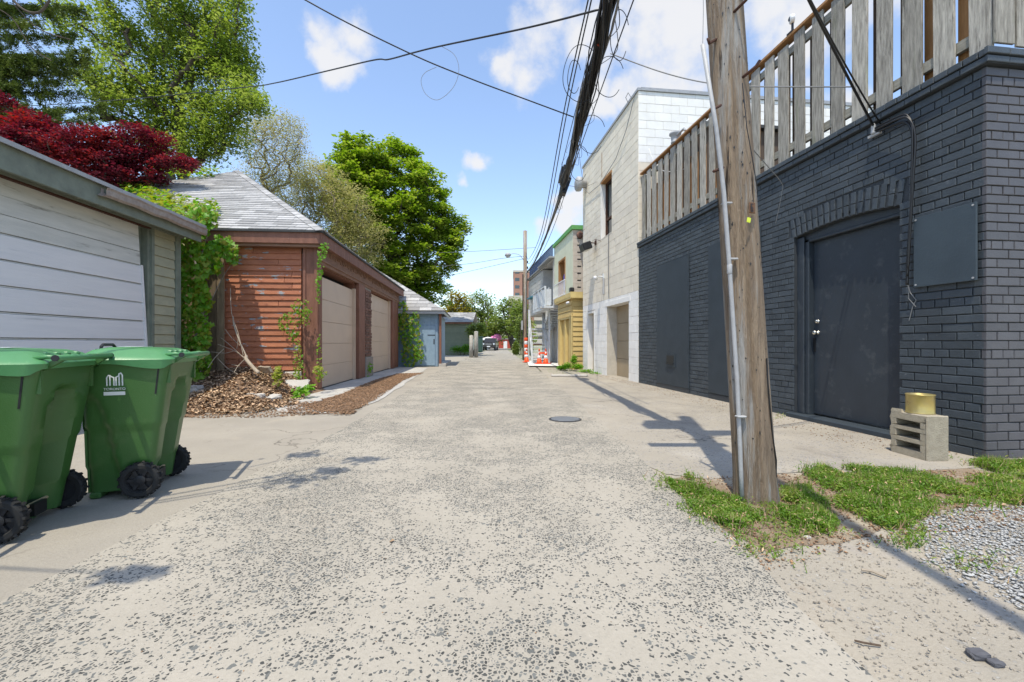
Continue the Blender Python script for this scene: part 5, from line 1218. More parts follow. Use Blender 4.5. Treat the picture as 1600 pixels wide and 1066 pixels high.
# lashings, short loops and whiskers
for Y in np.arange(4.4, 10.2, .17):
    c = bundle_at(Y); r_ = brad(Y)
    if random.random() < .6:
        a = random.uniform(0, 2*PI); p1 = c+V3((math.cos(a)*r_, 0, math.sin(a)*r_)); p3 = bundle_at(Y+random.uniform(.3,.9))+V3((math.cos(a+.4)*r_, 0, math.sin(a+.4)*r_)); mid = (p1+p3)/2+V3((math.cos(a)*random.uniform(.03,.12), 0, -random.uniform(.03,.16)))
        MB().tube(smooth_path([p1, mid, p3], 6), random.choice([.003,.005]), 4).build('loose_loop', M['greycable'] if random.random() < .3 else M['black'], BU)
for (cx, cy, w, h, Y) in ((908,115,28,45,6.1),(968,55,14,40,5.2),(952,120,22,32,6.0),(925,210,20,30,7.4),(905,255,14,28,8.2),(897,120,10,26,6.0)):
    P_ = [at(cx+w*math.cos(a)*(1+.1*math.sin(2*a)), cy-h*math.sin(a), Y+.1*math.cos(a)) for a in np.linspace(.4, 5.6, 16)]
    MB().tube(smooth_path(P_, 3), .005, 5).build('hanging_loop', M['black'], BU)
P_ = at(882,270,9.2); b = MB(); b.box(-.10,.10,-.28,.28,-.14,.12, M=Matrix.Translation(P_+V3((0,0,-.05))) @ Matrix.Rotation(.15,4,'Y')); b.build('splice_case', M['blackplastic'], BU, bevel=.04, seg=2)
P_ = at(886,288,9.3); b = MB(); b.box(-.05,.05,-.12,.12,-.24,.12, M=Matrix.Translation(P_) @ Matrix.Rotation(.35,4,'Y')); b.build('terminal_box', M['blackplastic'], BU, bevel=.015)
for (cx, cy, r_, Y) in ((872,245,.05,8.8),(878,235,.045,8.6),(892,205,.035,7.6)): MB().tube([bundle_at(Y)+V3((0,-.1,-.03)), bundle_at(Y+.5)+V3((0,.1,-.05))], r_, 10).build('splice_sleeve', M['blackplastic'], BU, smooth=True)
for c in ((930,62),(934,70)): MB().tube([at(c[0],c[1],5.2), at(c[0]+12,c[1]+6,5.3)], .012, 6).build('red_tape', M['redshed'], BU)
def cable(name, pts, r, lab, mat='black', k=8, cat='cable', group=None):
    o = MB().tube(smooth_path(pts, k), r, 5).build(name, M[mat], smooth=True); return tag(o, lab, cat, group)
cable('overhead_wire', [at(*p) for p in ((940,14,4.9),(826,43,5.6),(689,72,6.6),(648,82,6.9),(607,93,7.3),(584,94,7.5),(507,112,8.5),(429,130,9.8),(379,137,10.8),(200,155,13),(0,167,15),(-300,170,18))], .012, 'black wavy service cable rising left to right from the tree into the bundle')
cable('overhead_wire', [at(*p) for p in ((896,183,7.2),(826,157,7.0),(735,123,6.8),(635,81,6.6),(477,0,6.2),(250,-140,5.8),(-200,-500,5))], .010, 'straight black cable slanting down from the top left to the bundle')
cable('wire_loop', [at(*p) for p in ((689,72,6.6),(710,86,6.6),(717,110,6.6),(708,137,6.6),(685,156,6.6),(666,148,6.6),(658,128,6.6),(664,114,6.6),(682,105,6.6))], .0035, 'thin wire curl dangling from the wavy cable', 'greycable')
cable('overhead_wire', [at(*p) for p in ((954,84,5.6),(1031,112,5.1),(1100,129,4.7),(1165,135,4.5),(1250,136,4.3),(1330,136,4.25))], .007, 'grey wire running level from the bundle behind the pole to the charcoal wall', 'greycable')
ca = at(1368,203,4.24)
cable('service_drop', sag((1.16,2.6,4.22), ca, .04, 10), .011, 'twisted black service drop from the pole to the wire clamp on the charcoal wall', k=2)
cable('service_drop', sag((1.20,2.6,4.16), ca+V3((.05,-.02,.02)), .10, 10), .007, 'slacker of the two black drops to the clamp on the charcoal wall', k=2)
cable('overhead_wire', [at(*p) for p in ((919,0,5.2),(880,180,7.7),(845,365,13.6),(826,405,21),(822,395,23.4))], .010, 'left line of the thin pair running beside the bundle', group='thin power lines beside the bundle')
cable('overhead_wire', [at(*p) for p in ((924,0,5.25),(885,180,7.8),(849,365,13.7),(827,412,21),(822,400,23.4))], .010, 'right line of the thin pair running beside the bundle', group='thin power lines beside the bundle')
cable('overhead_wire', [at(*p) for p in ((990,0,4.7),(950,110,5.9),(900,250,9),(858,372,14),(824,440,23.4))], .008, 'thin wire just to the right of the bundle')
cable('overhead_wire', [at(*p) for p in ((905,150,7),(880,250,9.3),(850,375,15),(823,425,23.4))], .007, 'thin wire hugging the left side of the bundle')
for k_, (pts, lab) in enumerate((([(836,387,23.4),(715,394,26),(600,397,30)], 'topmost faint wire crossing from the far pole to the big maple'), ([(822,400,23.4),(784,404,24),(715,414,26),(600,420,30)], 'second faint wire crossing from the far pole to the big maple'), ([(820,404,23.4),(715,428,27),(610,450,31)], 'lowest faint wire sloping from the far pole to the big maple'))):
    cable('overhead_wire', [at(*p) for p in pts], .012, lab, 'greycable')
for k_, (a, c, lab) in enumerate((((900,195,8),(911,282,13.5),'fine wire from the bundle down to the white building corner'), ((878,288,9.3),(935,283,13),'fine wire from the splice case to the white building'))):
    cable('drop_wire', [at(*a), (at(*a)+at(*c))/2-V3((0,0,.12)), at(*c)], .006, lab, 'greycable')
cable('wall_wire', [at(1175,232,5.0), at(1195,255,5.2), at(1220,284,5.3), at(1222,300,5.35), at(1212,350,5.5)], .005, 'thin grey wire hanging from the fence over the charcoal wall beside the pole', 'greycable')
cable('fence_wire', [at(1014,233,9.55), at(1022,252,9.4), at(1040,268,9.2), at(1080,262,8.0)], .008, 'pale wire looping from the white building to the far fence', 'white')
# ---- far pole with lamp
FP = empty('utility_pole', (.71, 23.5, 0), 0, 'distant wooden utility pole carrying a street lamp on an arm', 'utility pole')
MB().lathe([(.125,-.05),(.115,.3),(.11,3),(.10,6.95),(.02,6.98)], 14).build('shaft', M['pole'], FP, smooth=True)
MB().tube(smooth_path([(-.08,0,5.35),(-.3,0,5.65),(-.6,0,5.72),(-.85,0,5.68)], 5), .018, 8).build('lamp_arm', M['galv'], FP, smooth=True)
q = MB(); q.lathe([(.12,0),(.17,.05),(.16,.14),(.07,.20)], 14, Matrix.Translation((-.93,0,5.56))); lh = q.build('lamp_head', M['galv'], FP, smooth=True)
MB().lathe([(.02,-.06),(.09,-.04),(.12,.0)], 14, Matrix.Translation((-.93,0,5.56))).build('lamp_lens', M['lampglass'], lh, smooth=True)
for z in (4.9, 5.2): part('insulator', M['blackplastic'], FP, (.08,.16,-.05,.05,z,z+.12))
q = MB(); q.tube([(-.12,-.05,0),(-.12,-.05,4.6)], .03, 6); q.tube([(.09,-.09,.5),(.10,-.09,4.6)], .02, 6); q.build('riser_cable', M['blackplastic'], FP)
part('meter_box', M['galv'], FP, (-.22,-.12,-.2,.0,1.6,2.1))
# second far lamp
F2p = empty('street_lamp', (-.1, 62, 0), 0, 'faint street lamp on a bracket far down the lane', 'street lamp')
MB().lathe([(.12,0),(.09,6.2)], 8).build('post', M['greysteel'], F2p); MB().tube([(0,0,5.9),(-.6,0,6.3),(-1.2,0,6.3)], .05, 6).build('lamp_arm', M['greysteel'], F2p); part('lamp_head', M['greysteel'], F2p, (-1.9,-1.2,-.15,.15,6.2,6.35))

# ================================================================ cinder block, can and small things
CB = empty('cinder_block', (0,0,0), 0, 'upright cinder block with three slots against the charcoal wall', 'cinder block')
# stands on end: near face turned to the camera, slots in its left face
CB.location = (3.145, 3.31, 0); CB.rotation_euler = (0,0,R(1))
bw, bd, bh = .165, .30, .345
holes = [(.055,.115),(.145,.205),(.235,.290)]
b = MB(); zc = [0]+[h for p in holes for h in p]+[bh]
for i in range(0, len(zc), 2): b.box(0, bw-.02, 0, bd, zc[i], zc[i+1])
for (a, c) in holes: b.box(0, bw-.02, 0, .05, a, c); b.box(0, bw-.02, bd-.05, bd, a, c)
b.build('block', M['cinder'], CB, bevel=.007)
part('end_face', M['cinder'], CB, (-.003, bw+.002, -.016, .0005, 0, bh+.001), bevel=.006)
part('back_web', M['cinder'], CB, (bw-.0205, bw, .001, bd-.001, .001, bh-.001), bevel=.01)
b = MB(); b.add([(0,.20,bh-.005),(.05,.20,bh-.005),(.06,.30,bh-.005),(0,.30,bh-.005),(.005,.215,bh+.022),(.03,.22,bh+.018),(.035,.29,bh+.015),(.004,.29,bh+.02)], [(4,5,6,7),(0,1,5,4),(1,2,6,5),(2,3,7,6),(3,0,4,7)]); b.build('broken_lip', M['cinder'], CB)
cn_ = empty('paint_can', (3.235, 3.45, bh-.001), 0, 'rusty gold tin can standing on the cinder block', 'can')
q = MB(); q.lathe([(.088,0),(.092,.004),(.090,.008),(.088,.012),(.088,.140),(.090,.144),(.092,.149),(.088,.152),(.084,.149),(.084,.014)], 32); q.build('body', M['can'], cn_, smooth=True)
MB().lathe([(.0835,.014),(.0835,.016)], 20).build('bottom', M['can'], cn_)
o = MB().tube(smooth_path([gp(1335,1005)+V3((0,0,.008)), gp(1352,1010)+V3((0,0,.01)), gp(1376,1013)+V3((0,0,.008))], 4), .003, 5).build('twig', M['brownwood']); tag(o, 'thin dark twig lying on the sandy dirt', 'twig')
o = MB().tube(smooth_path([gp(1346,895)+V3((0,0,.012)), gp(1362,898)+V3((0,0,.014)), gp(1385,906)+V3((0,0,.01))], 4), .005, 5).build('twig', M['deadwood']); tag(o, 'short pale stick on the dirt near the grass', 'twig')
for i, (x, y, s_) in enumerate(((1530,1027,.055),(1560,1045,.045),(1300,745,.03),(1246,785,.02))):
    pass
lf = MB(); c = gp(612, 850); lf.add([c+V3((-.012,0,.01)), c+V3((0,-.008,.014)), c+V3((.014,.0,.016)), c+V3((.002,.010,.02))], [(0,1,2,3)]); o = lf.build('dry_leaf', M['litter']); tag(o, 'single orange brown dry leaf lying in the middle of the lane', 'leaf')
# ================================================================ VEGETATION
def ell(c, r, n, shell=.55):
    d = rng.normal(size=(n, 3)); d /= np.linalg.norm(d, axis=1)[:, None]
    k = (shell+(1-shell)*rng.random(n)**.6)[:, None]; k = np.where(rng.random((n, 1)) < .25, k*.6, k)
    return np.asarray(c)+d*k*np.asarray(r)
def tree(name, label, cat, base, blobs, lmat, lsize, ncl, lpc, crad, bark='bark', r0=.22, flat=.7, asp=.75, tilt=.8, droop=0, minr=.006, group=None, fold=.25, fork=None, leaves=True, bn=5):
    """blobs: (px,py,Y,rx_px,ry_px) lumps of the crown measured on the photograph and set at their own distance"""
    base = V3(base); C = []
    B = [(np.array(at(px, py, Y)), np.array((rx*Y/680, (rx+ry)/2*Y/680*.9, ry*Y/680))) for px, py, Y, rx, ry in blobs]
    vol = np.array([b[1].prod()**.67 for b in B]); cnt = np.maximum(3, (ncl*vol/vol.sum()).astype(int))
    for (c, r), k in zip(B, cnt): C.append(ell(c, r, k))
    C = np.concatenate(C); cen = sum(c*v for (c, _), v in zip(B, vol))/vol.sum()
    root = empty(name, base, 0, label, cat, group)
    loc = np.array(base); fk = np.array(fork) if fork is not None else np.array([base.x*.4+cen[0]*.6, base.y*.4+cen[1]*.6, base.z+(cen[2]-base.z)*.35])
    nodes = [loc, loc*.5+fk*.5, fk]; par = [-1, 0, 1]; cntw = [0, 0, 0]
    lead = fk+(cen-fk)*.7; nodes.append(lead); par.append(2); cntw.append(0)
    order = np.argsort(np.linalg.norm(C-fk, axis=1)); tips = []
    for i in order:
        p = C[i]; A = np.array(nodes[2:]); d = np.linalg.norm(A-p, axis=1); dr = np.linalg.norm(A-fk, axis=1); dp = np.linalg.norm(p-fk)
        cost = d+np.where(dr > dp, 5, 0)*1.0+.25*dr; j = int(np.argmin(cost))+2; q = nodes[j]
        mid = q*.5+p*.5+rng.normal(size=3)*.07*np.linalg.norm(p-q)+np.array([0,0,.08*np.linalg.norm(p-q)])
        nodes.append(mid); par.append(j); cntw.append(0); nodes.append(p); par.append(len(nodes)-2); cntw.append(1); tips.append(len(nodes)-1)
    w = np.array(cntw, float)
    for i in range(len(nodes)-1, 0, -1): w[par[i]] += w[i]
    rad = np.maximum(minr, r0*(w/w[0])**.5); rad[0] = r0*1.15
    vs = []; fs = []
    for i in range(1, len(nodes)):
        a = nodes[par[i]]; b_ = nodes[i]; ra = min(rad[par[i]], rad[i]*1.6); rb = rad[i]*(.6 if cntw[i] else 1)
        d = b_-a; L = np.linalg.norm(d)
        if L < 1e-4: continue
        d = d/L; x = np.cross(d, (0,0,1.)); x = x if np.linalg.norm(x) > .05 else np.cross(d, (0,1.,0)); x /= np.linalg.norm(x); y = np.cross(d, x)
        k = len(vs)
        for q, rr in ((a, ra), (b_, rb)):
            for t in range(bn): an = 2*PI*t/bn; vs.append(q+(x*math.cos(an)+y*math.sin(an))*rr-loc)
        for t in range(bn): fs.append((k+t, k+(t+1) % bn, k+bn+(t+1) % bn, k+bn+t))
    linkm('trunk', np_mesh('trunk', vs, fs, M[bark], smooth=True), root)
    if leaves:
        n = len(C)*lpc; cc = np.repeat(C, lpc, 0); g = rng.normal(size=(n, 3)); g /= (1+.25*np.linalg.norm(g, axis=1))[:, None]
        p = cc+g*crad*np.array([1, 1, flat])
        if droop: p[:, 2] -= droop*rng.random(n)**2
        v, f = leaf_quads(p-loc, lsize*rng.uniform(.6, 1.25, n), tilt, asp, fold)
        linkm('crown', np_mesh('crown', v, f, M[lmat]), root)
    return root
tree('maple_tree', 'full bright green maple standing clear against the sky in the middle left', 'tree', (-7.5, 28, -.1),
     [(580,255,28,66,44),(545,300,27.5,50,50),(560,275,27,50,40),(640,300,28,60,52),(680,345,28,50,50),(610,345,27,66,60),(660,400,28,52,55),(700,355,28.5,28,32),(640,445,28,60,40),(675,455,28,36,26),(600,410,27,60,60),(560,340,27,50,60),(705,395,28,18,26),(620,230,28.5,34,20),(655,268,28,32,20)],
     'leaf_maple', .23, 760, 92, .38, r0=.42, flat=.38, droop=.30, tilt=.5)
tree('ash_tree', 'tall loose green tree rising above the red foliage at the upper left', 'tree', (-11.2, 16, -.1),
     [(300,60,16,66,58),(250,20,16,80,60),(340,130,16,50,60),(230,110,16,70,60),(200,170,15.5,60,50),(300,180,16,70,50),(330,215,15.5,55,36),(355,70,16,44,50),(150,40,15.5,60,40),(375,150,15.5,36,28),(340,190,15.5,44,34),(365,100,16,36,40),(398,165,15.5,20,14),(250,-90,16,140,70),(360,10,16,40,40),(170,130,15,50,50),(270,235,15.5,60,30),(385,155,15,30,20)],
     'leaf_ash', .13, 760, 84, .32, r0=.26, flat=.8, asp=.5, droop=.2, minr=.010)
tree('red_maple', 'dark red leaved ornamental maple above the sage garage roof', 'tree', (-9.2, 9.6, -.1),
     [(30,215,9.2,60,34),(100,225,9.2,60,30),(170,240,9.4,60,34),(215,222,9.6,50,22),(140,262,9.3,60,26),(230,262,9.6,50,22),(282,257,9.8,28,14),(20,250,9.2,60,30),(-60,230,9.3,60,50),(195,282,9.4,40,16),(10,165,9.4,24,14),(60,195,9.4,30,14),(150,285,9.3,40,12)],
     'leaf_red', .066, 520, 85, .13, r0=.12, flat=.6, minr=.006)
tree('budding_tree', 'thin grey branched tree with few young leaves left of the olive tree', 'tree', (-11.8, 21.5, -.1),
     [(430,235,21.5,46,62),(405,210,21.5,32,40),(455,215,21.5,26,40),(400,290,21.5,40,40),(440,300,21.5,34,40)],
     'leaf_olive', .095, 900, 17, .26, bark='lightbark', r0=.13, flat=1, asp=.45, minr=.006)
tree('olive_green_tree', 'olive green tree with dense fine twigs in front of the big maple', 'tree', (-8.2, 24, -.1),
     [(500,300,24,50,48),(460,320,24,50,40),(540,330,24,46,50),(520,375,24,60,40),(480,270,24,40,26),(570,370,24,34,36),(440,350,24,50,30),(560,405,24,40,20)],
     'leaf_olive', .115, 900, 34, .32, bark='lightbark', r0=.18, flat=.8, asp=.5, minr=.008)
# spruce : drooping boughs from a trunk just left of the frame
def spruce():
    base = V3((-15.5, 11.2, -.1)); root = empty('spruce_tree', base, 0, 'dark drooping spruce boughs at the top left corner', 'tree'); lo = np.array(base)
    MB().lathe([(.26,0),(.22,3),(.15,8),(.06,11.5)], 10).build('trunk', M['bark'], root, smooth=True)
    tips = [(150,-30),(128,20),(118,60),(135,85),(110,100),(138,100),(90,135),(60,118),(125,150),(100,178),(40,170),(-20,150),(70,200),(20,200),(-40,60),(0,80),(60,40),(120,120),(30,140),(90,15),(10,20),(165,172),(140,188)]
    P = []; tw = MB()
    for (px, py) in tips:
        t = np.array(at(px, py, rng.uniform(10.2, 11.6))); s = np.array([base.x, base.y, t[2]+rng.uniform(.3, 1.0)])
        for k in range(34):
            u = .12+.88*k/33; p = s+(t-s)*u+np.array([0, 0, -.22*math.sin(u*PI)+.12*u*u]); P.append(p+rng.normal(size=3)*.02)
            for side in range(3):
                if rng.random() < .8:
                    L = rng.uniform(.15, .70)*(1.1-.6*u); an = rng.uniform(-1.6, 1.6); dv = np.array([math.cos(an)*.55, math.sin(an)*.5, -1.15*rng.random()-.15])*L
                    for q in np.arange(.1, 1.01, .10/ max(L*2.4,.2)): P.append(p+dv*q)
        tw.tube([V3(s)-base, V3((s+t)/2+np.array([0,0,-.2]))-base, V3(t)-base], [.03, .018, .006], 5)
    tw.build('bough', M['bark'], root, smooth=True)
    P = np.array(P); C = np.repeat(P, 11, 0)+rng.normal(size=(len(P)*11, 3))*.036
    v, f = leaf_quads(C-lo, rng.uniform(.05, .095, len(C)), 1.1, .28, .1); linkm('crown', np_mesh('crown', v, f, M['leaf_spruce']), root)
spruce()
br = MB(); P_ = [at(-10,-40,7), at(30,10,7), at(60,20,7.0), at(78,0,7)]; br.tube(smooth_path(P_, 5), .018, 6); br.tube(smooth_path([at(20,5,7), at(60,45,7.1), at(110,62,7.2)], 5), .009, 5); br.tube(smooth_path([at(-10,10,7), at(20,30,7.1), at(50,75,7.2), at(80,95,7.2)], 5), .008, 5)
o = br.build('bare_branch', M['bark']); tag(o, 'bare curved branches crossing the spruce at the top left corner', 'branch')
ob_ = empty('overhanging_branch', (-3.6, 1.2, 0), 0, 'leafy branch reaching over the lane above the frame, seen by its shadow', 'branch')
for k_, (sx, sy, r_) in enumerate(((gp(545,720).x, gp(545,720).y, .10), (gp(432,752).x, gp(432,752).y, .13), (gp(490,738).x, gp(490,738).y, .07), (gp(455,712).x, gp(455,712).y, .10), (gp(160,900).x, gp(160,900).y, .07))):
    z_ = 3.6; c_ = V3((sx-.12*z_, sy-.36*z_, z_)); P_ = np.array(c_)+rng.normal(size=(80, 3))*np.array([r_, r_*.7, .06])*.75
    v, f = leaf_quads(P_-np.array((-3.6,1.2,0)), .06, .5, .6); linkm('leaf_cluster', np_mesh('leaf_cluster', v, f, M['leaf_ash']), ob_)
    MB().tube([V3((-3.0, -.6, .6*k_*.05+3.5))-V3((-2.0,-2.0,0)) if False else V3((.2,-.6,3.4)), c_-V3((-3.6,1.2,0))], [.014,.005], 5).build('limb', M['bark'], ob_)
MB().tube([V3((-2.6,-2.4,-.05)), V3((-1.2,-1.4,1.8)), V3((.2,-.6,3.4))], [.14,.09,.03], 8).build('trunk', M['bark'], ob_, smooth=True)
# far trees
tree('far_tree', 'yellow green tree with pale limbs behind the far sage garage', 'tree', (-3.5, 62, 0), [(745,480,62,26,24),(765,500,62,22,24),(725,490,60,18,20),(750,520,60,26,16)], 'leaf_far', .30, 170, 40, .7, bark='lightbark', r0=.5, minr=.05, group=None)
tree('far_tree', 'yellowish tree between the big maple and the pale limbed far tree', 'tree', (-8, 58, 0), [(715,475,58,18,18),(700,495,58,20,20),(722,500,58,16,14)], 'leaf_yellow', .34, 90, 34, .7, r0=.4, minr=.04)
tree('far_tree', 'mid green tree to the left of the far utility pole', 'tree', (.3, 58, 0), [(800,480,58,22,16),(790,505,58,24,18),(812,500,56,16,26),(775,520,60,16,14)], 'leaf_far', .32, 130, 40, .65, r0=.4, minr=.04)
tree('far_tree', 'small dark leafy tree overhanging the timber posts', 'tree', (-2.75, 31, 0), [(744,513,31,13,7),(752,520,31,9,5),(738,520,31,6,6)], 'leaf_far', .16, 50, 28, .22, r0=.07, minr=.015)
tree('far_tree', 'green tree line at the left of the lane end', 'tree', (-6.5, 90, 0), [(740,525,92,26,16),(760,528,90,14,12)], 'leaf_far', .5, 70, 40, 1.2, r0=.4, minr=.05)
tree('far_tree', 'green trees closing the lane end on the right', 'tree', (2.5, 88, 0), [(812,524,86,20,16),(800,530,86,10,12),(822,520,80,10,20)], 'leaf_far', .5, 60, 40, 1.2, r0=.4, minr=.05)
def hedge(name, label, cat, blobs, mat, size, n, kind=None, flatz=None):
    P = []; 
    for (px, py, Y, rx, ry) in blobs: P.append(ell(at(px, py, Y), (rx*Y/680, max(.15, rx*Y/680*.5), ry*Y/680), n, .2))
    P = np.concatenate(P); P = P[P[:, 2] > .02]; base = P.mean(0); base[2] = 0
    root = empty(name, base, 0, label, cat)
    v, f = leaf_quads(P-base, size*rng.uniform(.6, 1.2, len(P)), .9, .7); linkm('foliage', np_mesh('foliage', v, f, M[mat]), root)
    st = MB()
    for k in range(10):
        p = P[rng.integers(len(P))]-base; st.tube([V3((p[0]*.3, p[1]*.3, 0)), V3(p)], [size*.12, size*.04], 4)
    st.build('stem', M['bark'], root); return root
hedge('vine_thicket', 'green thicket along the right side of the lane behind the far pole', 'shrub', [(812,520,34,8,30),(806,545,32,6,12),(829,545,30,4,14)], 'leaf_far', .14, 1500)
hedge('shrub', 'low bright shrub against the far sage garage', 'shrub', [(715,546,31.3,14,6),(728,545,31,7,8)], 'leaf_vine', .10, 700)
hedge('shrub', 'weedy shrub at the foot of the yellow building', 'shrub', [(886,572,13.9,10,6),(897,563,14.0,6,9),(903,573,13.7,9,5),(878,575,14.2,9,4)], 'leaf_vine', .055, 420)
hedge('shrub', 'low weeds trailing along the foot of the white building', 'shrub', [(916,580,13.1,14,4),(930,584,12.5,14,3)], 'leaf_vine', .05, 250)
hedge('far_hedge', 'dim green hedge closing the far end of the lane', 'hedge', [(770,532,110,40,9),(810,532,110,30,9),(735,530,95,20,10)], 'leaf_far', .8, 700)
hedge('far_hedge', 'green bushes behind the parked car', 'hedge', [(757,528,70,14,14),(783,540,76,8,5),(740,520,66,10,14)], 'leaf_far', .4, 700)

# ---- climbing vines: near leaves are parts
def lobed():
    pts = []
    for a, r_ in ((-90,.08),(-60,.42),(-20,.40),(5,.52),(35,.36),(60,.46),(90,.62),(120,.46),(145,.36),(175,.52),(200,.40),(240,.42)): pts.append((r_*math.cos(R(a)), r_*math.sin(R(a)), .09*math.cos(R(a)*2)-.04*(r_ > .5)))
    b = MB(); b.add([(0,0,.03)]+pts, [(0, i+1, (i+1) % 12+1) for i in range(12)]); return b
LM = {}
def vine(name, label, pts3, nrm, size, nparts, mats=('leaf_vine',), spread=.04, stems=None, cat='vine', lift=.05):
    """pts3 (n,3) leaf positions on a surface facing nrm"""
    pts3 = np.asarray(pts3); base = V3(pts3.mean(0)); base.z = max(0, pts3[:, 2].min()); root = empty(name, base, 0, label, cat)
    n = len(pts3); nr = V3(nrm).normalized(); me = []
    for m_ in mats:
        if m_ not in LM: LM[m_] = lobed().mesh('leaf', M[m_])
        me.append(LM[m_])
    rest_v = []; rest_f = []; rest_m = []; LV = [V3(v.co) for v in me[0].vertices]; LF = [tuple(p.vertices) for p in me[0].polygons]
    idx = list(range(n)); random.shuffle(idx)
    for c, i in enumerate(idx):
        p = V3(pts3[i])+nr*random.uniform(0, lift)*1.0
        nn_ = (nr+V3((random.gauss(0,.45), random.gauss(0,.45), random.gauss(.35,.4)))).normalized()
        x = V3((0,0,-1)).cross(nn_); x = x.normalized() if x.length > .1 else V3((1,0,0)); y = nn_.cross(x); s = size*random.uniform(.55, 1.25)
        Rm = Matrix.Rotation(random.gauss(0, .6), 4, 'Z'); m = Matrix.Identity(4)
        for k, a in enumerate((x*s, y*s, nn_*s, p-base)): m[0][k], m[1][k], m[2][k] = a
        m = m @ Rm; mi = min(len(me)-1, int(random.random()*len(me)))
        if c < nparts: linkm('leaf', me[mi], root, m)
        else:
            k = len(rest_v); rest_v += [m @ q for q in LV]; rest_f += [tuple(k+a for a in f) for f in LF]; rest_m += [mi]*len(LF)
    if rest_v:
        o = linkm('leaves', np_mesh('leaves', [tuple(q) for q in rest_v], rest_f, [M[m_] for m_ in mats], rest_m), root); o['kind'] = 'stuff'
    if stems:
        b = MB()
        for s_ in stems: b.tube([V3(q)-base for q in smooth_path(s_, 4)], .006, 5)
        b.build('stem', M['lightbark'], root)
    return root
def px_cloud(bl, n):
    out = []; ar = np.array([b[3]*b[4] for b in bl], float); k = (n*ar/ar.sum()).astype(int)
    for (px, py, Y, rx, ry), kk in zip(bl, k):
        for _ in range(kk):
            a = rng.uniform(0, 2*PI); r_ = rng.random()**.5; out.append(at(px+rx*r_*math.cos(a), py+ry*r_*math.sin(a), Y+rng.uniform(-.1, .06)))
    return out
W8 = 7.32
vine('climbing_vine', 'dense bright green climbing vine hanging between the two left garages',
     px_cloud([(298,372,W8,26,26),(300,420,W8,28,36),(308,470,W8,26,34),(312,520,W8,20,34),(312,565,W8,20,28),(350,382,7.6,18,12),(335,405,7.5,16,26),(300,590,W8,16,18),(285,500,W8,10,40),(320,345,W8,24,22),(365,398,7.7,10,18)], 1900), (.1,-1,0), .095, 290, ('leaf_vine','leaf_vine','leaf_vine_y'),
     stems=[[at(290,610,W8), at(296,520,W8), at(283,440,W8), at(300,350,W8)], [at(310,610,W8), at(322,520,W8), at(312,420,W8), at(330,350,W8)], [at(330,470,W8), at(350,430,7.6), at(372,400,7.7)]], lift=.14)
def ray_plane(px, py, Pt, Nn):
    d = V3(((px-800)/680, 1, (536-py)/680)); o = V3((0,0,.9)); t = (V3(Pt)-o).dot(V3(Nn))/d.dot(V3(Nn)); return o+d*t
WM2 = Matrix.LocRotScale(G2.location, G2.rotation_euler, None); pa, pb_, pc = WM2 @ EA, WM2 @ EB, WM2 @ AP; nrf = (pb_-pa).cross(pc-pa).normalized(); nrf = nrf if nrf.z > 0 else -nrf
rp = []
for (cx, cy, rx, ry, k) in ((215,300,26,10,150),(245,318,30,14,260),(280,330,30,14,200),(305,350,26,14,260),(325,335,22,12,100),(235,292,30,8,100),(290,277,44,5,170),(330,274,16,4,40),(200,290,14,8,60)):
    for _ in range(k):
        a = rng.uniform(0, 2*PI); r_ = rng.random()**.5; rp.append(ray_plane(cx+rx*r_*math.cos(a), cy+ry*r_*math.sin(a), pa, nrf)+nrf*rng.uniform(.02, .12))
vine('roof_vine', 'yellow green vine spreading over the left edge of the hip roof', rp, (0,-.4,1), .095, 240, ('leaf_vine_y','leaf_vine_y','leaf_vine'), lift=.12)
vine('post_vine', 'small vine clump on the corner post of the red brown garage', px_cloud([(452,505,7.85,16,16),(470,480,7.85,14,14),(478,495,7.85,10,14),(462,525,7.85,10,12),(485,485,7.8,6,6)], 200), (0,-1,0), .05, 120, ('leaf_vine','leaf_vine_y'), lift=.06)
vine('post_vine', 'narrow vine hanging beside the near beige door under the eave', px_cloud([(503,395,7.85,8,14),(500,420,7.85,5,20),(497,450,7.85,4,26),(507,385,7.85,6,8)], 150), (.6,-1,0), .04, 80, ('leaf_vine',), lift=.05)
vine('post_vine', 'vine strands at the foot of the corner post', px_cloud([(466,560,7.82,8,28),(470,585,7.8,8,14),(499,560,7.82,4,40),(502,585,7.8,9,10),(462,590,7.8,6,8)], 190), (.3,-1,0), .042, 110, ('leaf_vine','leaf_vine_y'), lift=.05)
vine('ground_plant', 'bright yellow green seedling by the post base', px_cloud([(497,580,7.65,8,7),(433,592,7.1,8,12),(436,582,7.1,7,8)], 60), (.2,-.7,.7), .075, 60, ('leaf_vine_y',), cat='plant', lift=.05)
vine('ground_plant', 'low broad leaf weeds on the rubble by the post', px_cloud([(470,612,7.0,14,5),(482,606,7.1,12,4),(462,618,6.8,7,4)], 60), (0,-.5,1), .085, 60, ('leaf_vine',), cat='plant', lift=.03)
vine('fence_vine', 'pale young vine covering the board fence beside the blue shed', px_cloud([(630,490,16.3,8,20),(634,520,16.3,9,30),(640,555,16.3,14,18),(648,510,16.3,8,24),(655,550,16.3,7,20),(622,505,16.3,5,28)], 620), (.3,-1,0), .10, 120, ('leaf_vine_y','leaf_vine'), lift=.2)
vine('pier_plant', 'small green plant at the foot of the brick pier', px_cloud([(574,580,11.5,5,10),(577,572,11.6,4,8)], 60), (.8,-1,0), .06, 60, ('leaf_vine',), cat='plant', lift=.1)

